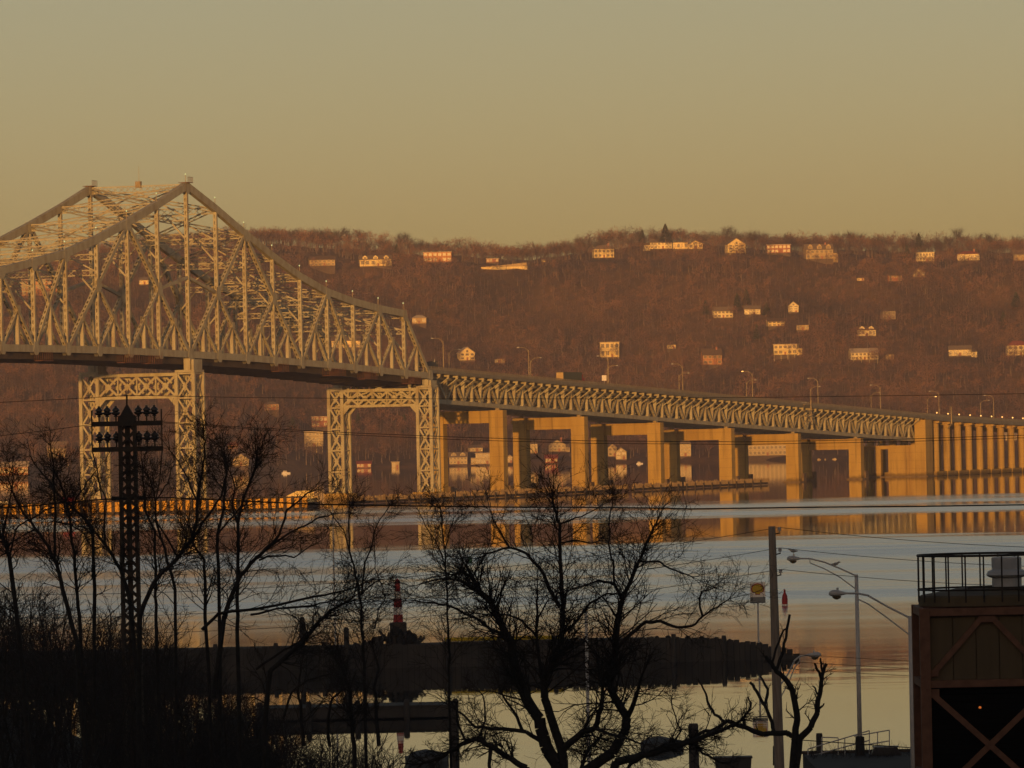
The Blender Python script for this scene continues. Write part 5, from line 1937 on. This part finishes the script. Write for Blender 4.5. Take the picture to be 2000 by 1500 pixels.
def gull(u, v, Y, label, sg=1):
    P = at(u, v, Y)
    t = thing('gull', label, 'gull', (P[0], P[1], P[2]))
    m = MB()
    sec = [(-0.24, 0.02, 0.16), (-0.12, 0.05, 0.155), (0.0, 0.085, 0.16), (0.10, 0.08, 0.18), (0.16, 0.05, 0.225), (0.20, 0.05, 0.26), (0.25, 0.035, 0.262), (0.31, 0.008, 0.25)]
    m.tube([(sg * a, 0, c) for a, r, c in sec], [r for a, r, c in sec], 8)
    m.build('body', M['bird'], t, smooth=True)
    for y in (-0.03, 0.03):
        MB().tube([(0.0, y, 0.0), (0.0, y, 0.11)], 0.012, 5).build('leg', M['yellow'], t)


gull(1550, 1082, 334, 'gull perched on the head of the tall street lamp', -1)
gull(1631, 1107.5, 334, 'gull perched on the arm of the tall street lamp', 1)

# ------------------------------------------------------------------ brown steel cooling tower
CY = 135.0
k = CY / F
xl, xr = 1780.0, 2046.0
P = at((xl + xr) / 2, 1500, CY)
W_ = (xr - xl) * k
gz = float(near_z(P[0], CY))
t = thing('cooling_tower', 'brown steel cooling tower with railing and vent, cut by the right picture edge', 'cooling tower', (P[0] + 0.25, CY, gz - 0.4), rad(-0.3))
def cz_(v):
    return float(at(1900, v, CY)[2]) - gz + 0.4
a = W_ / 2
ztop = cz_(1186)
pwid = 20 * k
for sx in (-1, 1):
    for yy_ in (0.0, W_):
        MB().box(sx * a - (pwid if sx > 0 else 0), sx * a + (pwid if sx < 0 else 0), yy_ - (0.0 if yy_ == 0 else pwid), yy_ + (pwid if yy_ == 0 else 0.0), 0, ztop).build('corner_post', M['brown_steel'], t)
for v0, v1 in ((1202, 1187), (1342, 1328), (1520, 1508)):
    for yy_ in (0.02, W_ - 0.14):
        MB().box(-a + pwid + 0.003, a - pwid - 0.003, yy_, yy_ + 0.12, cz_(v0), cz_(v1)).build('beam', M['brown_steel'], t)
    for sx in (-1, 1):
        x = sx * (a - 0.08)
        MB().box(x - 0.06, x + 0.06, pwid + 0.003, W_ - pwid - 0.003, cz_(v0), cz_(v1)).build('beam', M['brown_steel'], t)
zm, zt_ = cz_(1328), cz_(1202)
npn = 5
for i in range(npn):
    x0 = -a + pwid + (2 * a - 2 * pwid) * i / npn
    x1 = -a + pwid + (2 * a - 2 * pwid) * (i + 1) / npn
    for yy_ in (0.16, W_ - 0.2):
        MB().box(x0 + 0.008, x1 - 0.008, yy_, yy_ + 0.04, zm + 0.003, zt_ - 0.003).build('wall_panel', M['brown_panel'], t)
for i in range(npn):
    y0 = pwid + (W_ - 2 * pwid) * i / npn
    y1 = pwid + (W_ - 2 * pwid) * (i + 1) / npn
    for x in (-a + 0.16, a - 0.2):
        MB().box(x, x + 0.04, y0 + 0.008, y1 - 0.008, zm + 0.003, zt_ - 0.003).build('wall_panel', M['brown_panel'], t)
# louvred air intake below
zl = cz_(1342)
for i in range(34):
    z1 = zl - 0.06 - i * 0.11
    if z1 < 0.2:
        break
    MB().add([(-a + pwid, 0.16, z1), (a - pwid, 0.16, z1), (a - pwid, 0.26, z1 - 0.09), (-a + pwid, 0.26, z1 - 0.09)], [(0, 1, 2, 3)]).build('louvre', M['louvre'], t)
MB().box(-a + pwid, a - pwid, 0.4, W_ - 0.4, 0, zl).build('fill_pack', M['louvre'], t)
# braces with gussets
xg = (1912 - (xl + xr) / 2) * k
for sx in (-1, 1):
    MB().bar((xg + sx * 0.12, 0.10, cz_(1208)), (sx * (a - pwid - 0.02) + (0 if sx < 0 else 0), 0.10, cz_(1318)), 0.05, 0.12).build('brace', M['brown_steel'], t)
    MB().bar((sx * (a - pwid), 0.09 + 0.02 * sx, cz_(1352)), (-sx * (a - pwid), 0.09 + 0.02 * sx, cz_(1352) - 2.35), 0.035, 0.13).build('brace', M['brown_steel'], t)
    MB().box(sx * (a - pwid - 0.09) - 0.09, sx * (a - pwid - 0.09) + 0.09, 0.05, 0.07, cz_(1320), cz_(1308)).build('gusset_plate', M['brown_steel'], t)
    MB().box(sx * (a - pwid - 0.09) - 0.09, sx * (a - pwid - 0.09) + 0.09, 0.05, 0.07, cz_(1362), cz_(1345)).build('gusset_plate', M['brown_steel'], t)
MB().box(xg - 0.17, xg + 0.17, 0.05, 0.07, cz_(1216), cz_(1204)).build('gusset_plate', M['brown_steel'], t)
MB().lathe([(0.02, -0.02), (0.035, 0.0), (0.02, 0.03)], 8, (-0.2, 0.13, cz_(1383))).build('pilot_lamp', mat('pilot_lamp_lit', (0.6, 0.15, 0.03), 0.4, emit=(1.0, 0.25, 0.04), estr=0.35), t)
# round fan deck, railing, vent
rc = a * 0.95
deck = MB().lathe([(rc, ztop + 0.012), (rc, cz_(1168)), (rc - 0.06, cz_(1164)), (0.45, cz_(1150))], 40, (0, W_ / 2, 0)).build('fan_deck', M['brown_panel'], t)
for i in range(22):
    an = 2 * math.pi * i / 22 + 0.1
    MB().tube([(rc * math.cos(an), W_ / 2 + rc * math.sin(an), ztop + 0.1), (rc * math.cos(an), W_ / 2 + rc * math.sin(an), cz_(1086))], 0.02, 6).build('rail_post', M['iron'], t)
for v, r in ((1086, 0.03), (1153, 0.024)):
    MB().tube([(rc * math.cos(2 * math.pi * i / 40), W_ / 2 + rc * math.sin(2 * math.pi * i / 40), cz_(v)) for i in range(41)], r, 6, False).build('hand_rail', M['iron'], t)
vx = (1962 - (xl + xr) / 2) * k
vent = MB().lathe([(0.33, cz_(1158)), (0.33, cz_(1133)), (0.40, cz_(1131)), (0.46, cz_(1127)), (0.42, cz_(1120)), (0.33, cz_(1116)), (0.335, cz_(1094)), (0.31, cz_(1092))], 24, (vx, W_ / 2, 0)).build('vent_stack', M['galv'], t, smooth=False)
MB().box(vx - 0.9, vx + 0.55, W_ / 2 - 0.5, W_ / 2 + 0.5, cz_(1164), cz_(1150)).build('motor_housing', M['iron'], t)

# ------------------------------------------------------------------ bare trees of the near bank
tr = np.random.default_rng(21)


def rot_dir(t_, ang, rnd):
    p_ = rnd.normal(size=3)
    p_ = unit(p_ - t_ * (p_ @ t_))
    return unit(t_ * math.cos(ang) + p_ * math.sin(ang))


def sprout(lst, p, dr, ln, r, level, rnd, cfg):
    """one branch with its side branches down to the twigs"""
    nseg = 4 if level < 2 else 3
    pts_ = [p]
    d0 = dr
    for i in range(nseg):
        d0 = unit(d0 + rnd.normal(size=3) * cfg['wander'] + np.array([0, 0, cfg['up']]))
        pts_.append(pts_[-1] + d0 * ln / nseg)
    r1 = max(r * 0.35, cfg['rmin'] * 0.7)
    for i in range(nseg):
        f0, f1 = i / nseg, (i + 1) / nseg
        lst.append((pts_[i], pts_[i + 1], r + (r1 - r) * f0, r + (r1 - r) * f1))
    if level >= cfg['depth']:
        return
    nch = cfg['n'][level]
    for j in range(nch):
        u = rnd.uniform(0.2, 1.0) * nseg
        i = min(int(u), nseg - 1)
        q = pts_[i] + (pts_[i + 1] - pts_[i]) * (u - i)
        dd = rot_dir(unit(pts_[i + 1] - pts_[i]), rnd.uniform(0.5, 1.05), rnd)
        sprout(lst, q, dd, ln * rnd.uniform(0.35, 0.62), max(r * 0.5, cfg['rmin']), level + 1, rnd, cfg)


def px_tree(name, label, D, limbs, cfg, dens, base=None, group=None, spread=1.6, thin=1.0):
    """limbs: [(list of (u,v) stations, start width px, end width px)], traced limbs get their own depth"""
    k_ = D / F
    u0, v0 = limbs[0][0][0]
    B = at(u0, v0, D)
    gz_ = float(near_z(B[0], D))
    t_ = thing(name, label, 'tree', (B[0], D, gz_ - 0.2), 0, group)
    big, tw = [], []
    ends = []
    for li, (stn, w0, w1) in enumerate(limbs):
        dep0 = 0.0 if li == 0 else None
        st = []
        # depth: start near the limb it grows from, wander outwards
        if li == 0:
            dstart = 0.0
        else:
            best = None
            for (q, dq) in ends:
                dd = (q[0] - stn[0][0]) ** 2 + (q[1] - stn[0][1]) ** 2
                if best is None or dd < best[0]:
                    best = (dd, dq)
            dstart = best[1]
        slope = tr.uniform(-1, 1) * spread
        n = len(stn)
        P_ = []
        for i, (u, v) in enumerate(stn):
            dq = dstart + slope * i / max(1, n - 1)
            ends.append(((u, v), dq))
            P_.append(at(u, v, D + dq))
        # subdivide with a little irregularity
        Q_ = []
        for i in range(n - 1):
            m_ = 3
            for j in range(m_):
                f = j / m_
                q = P_[i] * (1 - f) + P_[i + 1] * f
                if i + j > 0:
                    q = q + tr.normal(size=3) * 0.012 * (D / 150)
                Q_.append(q)
        Q_.append(P_[-1])
        if li == 0 or (stn[0][1] > 1495):
            Q_.insert(0, np.array([Q_[0][0] + (B[0] - Q_[0][0]) * 0.5, D, gz_ - 0.3]))
        nq = len(Q_)
        rs = [(w0 + (w1 - w0) * i / (nq - 1)) * k_ / 2 * thin for i in range(nq)]
        for i in range(nq - 1):
            big.append((Q_[i], Q_[i + 1], rs[i], rs[i + 1]))
        # side branches
        tot = sum(np.linalg.norm(Q_[i + 1] - Q_[i]) for i in range(nq - 1))
        ns = int(tot * dens)
        for j in range(ns):
            u = tr.uniform(0.28 if stn[0][1] > 1480 else 0.12, 1.0) * (nq - 1)
            i = min(int(u), nq - 2)
            q = Q_[i] + (Q_[i + 1] - Q_[i]) * (u - i)
            if q[2] < gz_ + 1.5:
                continue
            tdir = unit(Q_[i + 1] - Q_[i])
            dd = rot_dir(tdir, tr.uniform(0.45, 1.0), tr)
            fr = u / (nq - 1)
            sprout(tw, q, dd, cfg['len'] * tr.uniform(0.5, 1.15) * (1.15 - 0.5 * fr), max(rs[i] * 0.33, cfg['rmin'] * 1.4) if rs[i] < 0.09 else 0.028, 1, tr, cfg)
        # leader twigs at the end
        for j in range(cfg.get('lead', 3)):
            dd = rot_dir(unit(Q_[-1] - Q_[-2]), tr.uniform(0.1, 0.6), tr)
            sprout(tw, Q_[-1], dd, cfg['len'] * tr.uniform(0.4, 0.8), max(rs[-1] * 0.7, cfg['rmin'] * 1.4), 1, tr, cfg)
    o_ = (B[0], D, gz_ - 0.2)
    seg_mesh('trunk', big, M['bark'], t_, 7, o_)
    seg_mesh('crown', tw, M['twig'], t_, 3, o_)
    return len(tw)


def z4(pts_):
    return [(800 + a / 2.727, 950 + c / 2.727) for a, c in pts_]


def z7(pts_):
    return [(1350 + a / 4.444, 1200 + c / 4.444) for a, c in pts_]


def z1(pts_):
    return [(a / 3.75, 750 + c / 3.75) for a, c in pts_]


def z3(pts_):
    return [(500 + a / 3.75, 950 + c / 3.75) for a, c in pts_]


CFG = {'n': [0, 5, 4, 2], 'depth': 3, 'wander': 0.15, 'up': 0.02, 'rmin': 0.0046, 'len': 1.4}
px_tree('bare_tree', 'big many stemmed bare tree in the lower centre', 150, [
    (z4([(800, 1640), (790, 1480), (720, 1380), (690, 1240), (620, 1130), (560, 960), (540, 830), (500, 760), (430, 610), (370, 560), (330, 480), (280, 455), (220, 470)]), 38, 5),
    (z4([(830, 1560), (810, 1400), (760, 1260), (720, 1130), (710, 1040), (740, 980), (800, 890), (815, 780), (815, 600), (805, 400), (800, 200), (770, 110), (760, 60)]), 26, 4),
    (z4([(900, 1540), (1080, 1420), (1140, 1320), (1160, 1230), (1090, 1120), (1060, 1050), (1090, 900), (1110, 720), (1130, 600), (1180, 500), (1230, 380), (1290, 240), (1320, 180)]), 28, 4),
    (z4([(500, 790), (430, 760), (330, 690), (230, 645), (130, 620), (40, 610)]), 9, 3),
    (z4([(430, 620), (340, 545), (250, 495), (150, 490), (60, 520)]), 9, 3),
    (z4([(800, 640), (740, 540), (690, 430), (620, 355), (530, 325), (440, 350), (360, 385)]), 11, 3),
    (z4([(815, 780), (870, 740), (930, 660), (980, 610), (1050, 575), (1120, 570)]), 9, 3),
    (z4([(708, 1045), (675, 800), (680, 620), (680, 500)]), 10, 3),
    (z4([(675, 800), (690, 700), (740, 600)]), 7, 3),
    (z4([(675, 800), (600, 715), (500, 680), (420, 690)]), 7, 3),
    (z4([(1160, 1230), (1210, 1110), (1240, 1000)]), 14, 6),
    (z4([(1100, 870), (1180, 780), (1260, 720), (1340, 720), (1430, 750), (1500, 745), (1560, 690), (1640, 640), (1700, 600)]), 11, 3),
    (z4([(1130, 600), (1090, 520), (1010, 500), (920, 530), (840, 555)]), 9, 3),
    (z4([(1085, 400), (1090, 520)][::-1] + [(1080, 390), (1060, 300), (1060, 200), (1080, 100)]), 6, 3),
    (z4([(1230, 400), (1330, 405), (1420, 450), (1500, 480)]), 6, 3),
    (z4([(812, 1408), (930, 1300), (990, 1290), (1020, 1180), (1030, 1090)]), 18, 10),
    (z4([(716, 1368), (620, 1305), (430, 1290), (350, 1280), (260, 1200)]), 12, 5),
    (z4([(600, 1300), (560, 1200), (490, 1100)]), 9, 5),
    (z4([(988, 1292), (1090, 1330), (1160, 1340), (1230, 1370)]), 8, 4),
    (z4([(905, 1536), (950, 1400), (1010, 1340)]), 12, 5),
    (z4([(1560, 690), (1540, 620), (1560, 560), (1620, 540)]), 6, 3),
    (z4([(530, 325), (500, 270), (450, 190), (430, 130)]), 6, 3),
    (z4([(800, 200), (860, 180), (940, 150), (1010, 110)]), 5, 2.5),
    (z4([(805, 300), (880, 290), (960, 300), (1040, 290)]), 5, 2.5),
], CFG, 6.2, thin=0.8)
px_tree('bare_tree', 'low gnarled tree with arching limb left of the big bare tree', 138, [
    (z4([(640, 1640), (620, 1500), (540, 1450), (440, 1390), (360, 1340), (280, 1370), (180, 1440), (80, 1470)]), 18, 8),
    (z4([(360, 1345), (400, 1250), (400, 1150), (380, 1100)]), 6, 3),
    (z4([(300, 1360), (250, 1250), (250, 1190)]), 7, 3),
    (z4([(430, 1390), (420, 1480), (440, 1560)]), 10, 8),
], dict(CFG, len=0.7), 5.0, thin=0.8)
px_tree('bare_tree', 'long low limbed tree spreading right under the sun glitter', 142, [
    (z4([(1060, 1640), (1100, 1470), (1250, 1430), (1400, 1390), (1520, 1350), (1600, 1320), (1680, 1290), (1760, 1250)]), 26, 8),
    (z4([(1500, 1355), (1560, 1420), (1650, 1470)]), 10, 4),
    (z4([(1250, 1430), (1180, 1480), (1120, 1560)]), 10, 8),
    (z4([(1400, 1390), (1440, 1300), (1400, 1180)]), 6, 3),
], dict(CFG, len=0.8), 4.5, thin=0.75)
px_tree('pruned_tree', 'heavily pruned tree with bare upright stubs beside the wooden pole', 180, [
    (z7([(880, 1450), (900, 1090), (915, 950), (910, 800), (880, 660), (820, 560), (740, 490), (700, 430), (650, 370)]), 22, 10),
    (z7([(900, 1400), (940, 1080), (1040, 980), (1090, 850), (1110, 700), (1140, 520), (1175, 430)]), 22, 9),
    (z7([(1130, 560), (1100, 480), (1072, 428)]), 8, 6),
    (z7([(1140, 500), (1130, 450), (1122, 385)]), 7, 5),
    (z7([(1095, 690), (1062, 625)]), 6, 4),
    (z7([(1105, 830), (1152, 775)]), 6, 4),
    (z7([(880, 1060), (830, 1030), (620, 1040), (500, 1000), (400, 960), (310, 930), (200, 1000), (90, 1030), (-40, 1120)]), 16, 9),
    (z7([(310, 940), (200, 860), (140, 760), (110, 640), (60, 560)]), 9, 4),
    (z7([(725, 1036), (695, 900), (640, 790), (560, 660), (510, 590)]), 11, 8),
    (z7([(640, 790), (670, 650), (600, 540)]), 9, 6),
    (z7([(480, 990), (450, 900), (500, 830), (520, 770), (490, 720)]), 8, 4),
    (z7([(700, 430), (760, 240), (800, 140), (830, 120)]), 7, 4),
    (z7([(740, 490), (790, 340), (820, 200), (855, 0)]), 9, 7),
], dict(CFG, len=0.6, depth=2, lead=0), 1.4, thin=0.72)

CL = dict(CFG, len=1.15, n=[0, 5, 3, 2])
LT = [
    ('tall forked bare tree at the far left', 165, [
        (z1([(230, 2900), (150, 1900), (60, 1250), (50, 1190), (0, 1100), (-40, 1000)]), 20, 6),
        (z1([(70, 1250), (120, 1060), (200, 1000), (290, 950), (400, 900)]), 7, 3),
        (z1([(20, 1130), (60, 900), (100, 690), (95, 600)]), 7, 3)]),
    ('leaning bare tree with crown left of the lattice mast', 150, [
        (z1([(640, 2900), (560, 1900), (460, 1500), (420, 1330), (350, 1190), (260, 1060), (170, 940), (90, 780), (60, 700)]), 18, 4),
        (z1([(400, 1300), (405, 960), (395, 720), (390, 560), (370, 450)]), 10, 3),
        (z1([(400, 760), (300, 650), (230, 540), (215, 480)]), 6, 2.5),
        (z1([(410, 1010), (500, 1020), (600, 1080), (640, 1140)]), 6, 3),
        (z1([(260, 1060), (180, 1100), (60, 1180)]), 6, 3)]),
    ('straight double stemmed bare tree just left of the lattice mast', 158, [
        (z1([(640, 2900), (580, 1700), (560, 1480), (540, 1250), (510, 950), (480, 840), (440, 720), (400, 640)]), 14, 4),
        (z1([(690, 2700), (690, 1500), (680, 1100), (640, 1000), (560, 930), (470, 850), (420, 800)]), 14, 4),
        (z1([(520, 960), (560, 840), (640, 720), (700, 640)]), 6, 3)]),
    ('bare tree sweeping up from behind the lattice mast to the left', 170, [
        (z1([(1060, 2900), (960, 1600), (900, 1400), (830, 1260), (770, 1180), (680, 1060), (590, 960), (520, 900)]), 16, 4),
        (z1([(770, 1180), (760, 1000), (780, 850), (740, 760)]), 7, 3)]),
    ('slim bare tree just right of the lattice mast', 152, [
        (z1([(1180, 2900), (1150, 1700), (1140, 1480), (1130, 1080), (1060, 920), (1050, 760), (1040, 560)]), 13, 3.5),
        (z1([(1290, 2700), (1280, 1500), (1200, 1200), (1140, 1000), (1140, 830), (1100, 700)]), 12, 3.5),
        (z1([(1140, 850), (1190, 780), (1240, 700), (1250, 640)]), 5, 2.5)]),
    ('large bare tree with crown before the main tower right leg', 145, [
        (z1([(1020, 2900), (1020, 1700), (1130, 1450), (1300, 1270), (1400, 1150), (1440, 1000), (1440, 830), (1490, 650), (1500, 450), (1490, 380)]), 18, 4),
        (z1([(1400, 1150), (1530, 950), (1620, 830), (1660, 640), (1640, 520)]), 9, 3),
        (z1([(1440, 850), (1380, 700), (1330, 600), (1240, 480)]), 7, 3),
        (z1([(1300, 1270), (1180, 1050), (1090, 960)]), 7, 3)]),
    ('upright bare tree with crown right of the main tower', 155, [
        (z1([(1560, 2900), (1500, 1700), (1500, 1480), (1490, 1290), (1420, 1170), (1390, 1050)]), 14, 5),
        (z1([(1610, 2700), (1600, 1440), (1590, 1100), (1640, 900), (1650, 720), (1660, 560), (1640, 480)]), 13, 3.5),
        (z1([(1590, 1110), (1680, 1000), (1760, 900), (1850, 880)]), 7, 3)]),
    ('wide bare tree with long limb reaching right over the water', 140, [
        (z1([(1760, 2900), (1740, 1800), (1740, 1480), (1740, 1020), (1790, 820), (1860, 640), (1880, 560), (1890, 480)]), 15, 4),
        (z1([(1560, 2300), (1640, 1700), (1760, 1400), (1875, 1270), (1980, 1180), (2050, 1100), (2100, 930), (2250, 800)]), 18, 4),
        (z1([(1990, 1180), (2180, 1060), (2320, 990), (2440, 950)]), 8, 3),
        (z1([(1900, 1290), (1990, 1250), (2150, 1270), (2270, 1190)]), 7, 3),
        (z1([(1740, 1020), (1700, 900), (1720, 760), (1680, 640)]), 7, 3),
        (z1([(1480, 1800), (1600, 1680), (1880, 1650), (2300, 1560), (2520, 1520), (2700, 1440)]), 12, 4)]),
    ('slender two stemmed bare tree left of the striped beacon', 160, [
        (z3([(800, 1700), (790, 1300), (775, 1050), (765, 800), (730, 650), (690, 480), (680, 200), (685, 150)]), 12, 3),
        (z3([(770, 800), (790, 620), (840, 440), (890, 280), (960, 170)]), 7, 2.5),
        (z3([(780, 790), (830, 730), (900, 690), (960, 720)]), 6, 2.5),
        (z3([(700, 520), (640, 320), (580, 230), (540, 190)]), 5, 2.5),
        (z3([(870, 1040), (900, 900), (945, 820), (910, 700), (870, 600), (870, 480)]), 5, 2.5)]),
    ('slim straight bare sapling right of the striped beacon', 156, [
        (z3([(1420, 1700), (1415, 1300), (1410, 1120), (1400, 850), (1390, 580), (1370, 330), (1360, 200), (1350, 150)]), 9, 2.5),
        (z3([(1390, 600), (1340, 450), (1260, 330), (1200, 200)]), 5, 2),
        (z3([(1380, 480), (1410, 350), (1450, 230)]), 5, 2)]),
    ('dark crooked tree along the lower left edge', 135, [
        (z3([(60, 1800), (100, 1350), (330, 1150), (470, 980), (560, 900), (700, 820)]), 20, 6),
        (z3([(-40, 940), (150, 900), (420, 870), (560, 830)]), 8, 4),
        (z3([(0, 1340), (200, 1200), (300, 1150)]), 9, 6),
        (z3([(200, 1700), (260, 1500), (380, 1420), (520, 1380)]), 9, 4)]),
    ('dark trunked tree standing low between dock and big tree', 148, [
        (z3([(720, 1900), (700, 1700), (690, 1500), (640, 1350), (600, 1200)]), 16, 6),
        (z3([(900, 1900), (880, 1650), (870, 1480), (900, 1330), (860, 1200)]), 14, 5),
        (z3([(540, 1900), (520, 1700), (560, 1560), (640, 1480)]), 12, 5),
        (z3([(350, 1900), (330, 1650), (300, 1500), (330, 1350)]), 13, 5)]),
]
for lb, D, limbs in LT:
    px_tree('bare_tree', lb, D, [(a_, w0_ * 0.6, w1_ * 0.7) for a_, w0_, w1_ in limbs], CL, 4.2)

# ------------------------------------------------------------------ brush on the knoll, lower left
br = np.random.default_rng(77)
segs = []
for i in range(520):
    D = br.uniform(215, 330)
    u = br.uniform(-60, 520) if i % 4 else br.uniform(200, 760)
    X = (u - 1000) * D / F
    z = float(near_z(X, D))
    vtop = np.interp(u, [-60, 100, 220, 300, 420, 520, 760], [1110, 1120, 1160, 1230, 1310, 1390, 1440]) + abs(br.normal()) * 120
    zt_ = float(at(u, vtop, D)[2])
    hgt = min(max(zt_ - z, 1.2), 11.0)
    p = np.array([X, D, z - 0.2])
    dr = unit(np.array([br.normal() * 0.12, br.normal() * 0.12, 1.0]))
    n = 5
    q = p
    for j in range(n):
        q2 = q + unit(dr + br.normal(size=3) * 0.2) * hgt / n
        r0 = 0.05 * (1 - j / n) + 0.012
        r1 = 0.05 * (1 - (j + 1) / n) + 0.012
        segs.append((q, q2, r0, r1))
        for c in range(7 if j > 0 else 3):
            f = br.random()
            a = q + (q2 - q) * f
            e = rot_dir(unit(q2 - q), br.uniform(0.4, 1.25), br)
            b_ = a + e * br.uniform(0.5, 1.5)
            segs.append((a, b_, 0.014, 0.008))
            for h_ in range(2):
                a2 = a + (b_ - a) * br.uniform(0.3, 1)
                segs.append((a2, a2 + rot_dir(e, br.uniform(0.3, 0.9), br) * br.uniform(0.25, 0.7), 0.009, 0.006))
        q = q2
o = seg_mesh('brush_thicket', segs, M['twig'], None, 3)
tag(o, 'dense dark brush thicket covering the lower left knoll', 'brush', kind='stuff')
# dry weeds on the quay edge
segs = []
for i in range(160):
    u = br.uniform(1580, 1790)
    p = at(u, 1487, br.uniform(331, 336.5))
    p[2] = 1.3
    segs.append((p, p + np.array([br.normal() * 0.25, br.normal() * 0.1, br.uniform(0.2, 0.9)]), 0.012, 0.006))
o = seg_mesh('dry_weeds', segs, M['twig'], None, 3)
tag(o, 'dry weeds along the quay edge', 'weeds', kind='stuff')

# ------------------------------------------------------------------ morning haze over the river
hz = bpy.data.materials.new('morning_haze')
hz.use_nodes = True
hn = hz.node_tree
hn.nodes.clear()
ho = hn.nodes.new('ShaderNodeOutputMaterial')
hv = hn.nodes.new('ShaderNodeVolumePrincipled')
hv.inputs['Color'].default_value = (0.78, 0.78, 1.0, 1)
hv.inputs['Density'].default_value = 0.000068
hv.inputs['Anisotropy'].default_value = 0.0
hn.links.new(hv.outputs[0], ho.inputs['Volume'])
o = MB().box(-1500, 1500, -1700, 5600, -40, 240).build('haze', hz)
tag(o, 'thin morning haze over river and hills', None, kind='stuff')
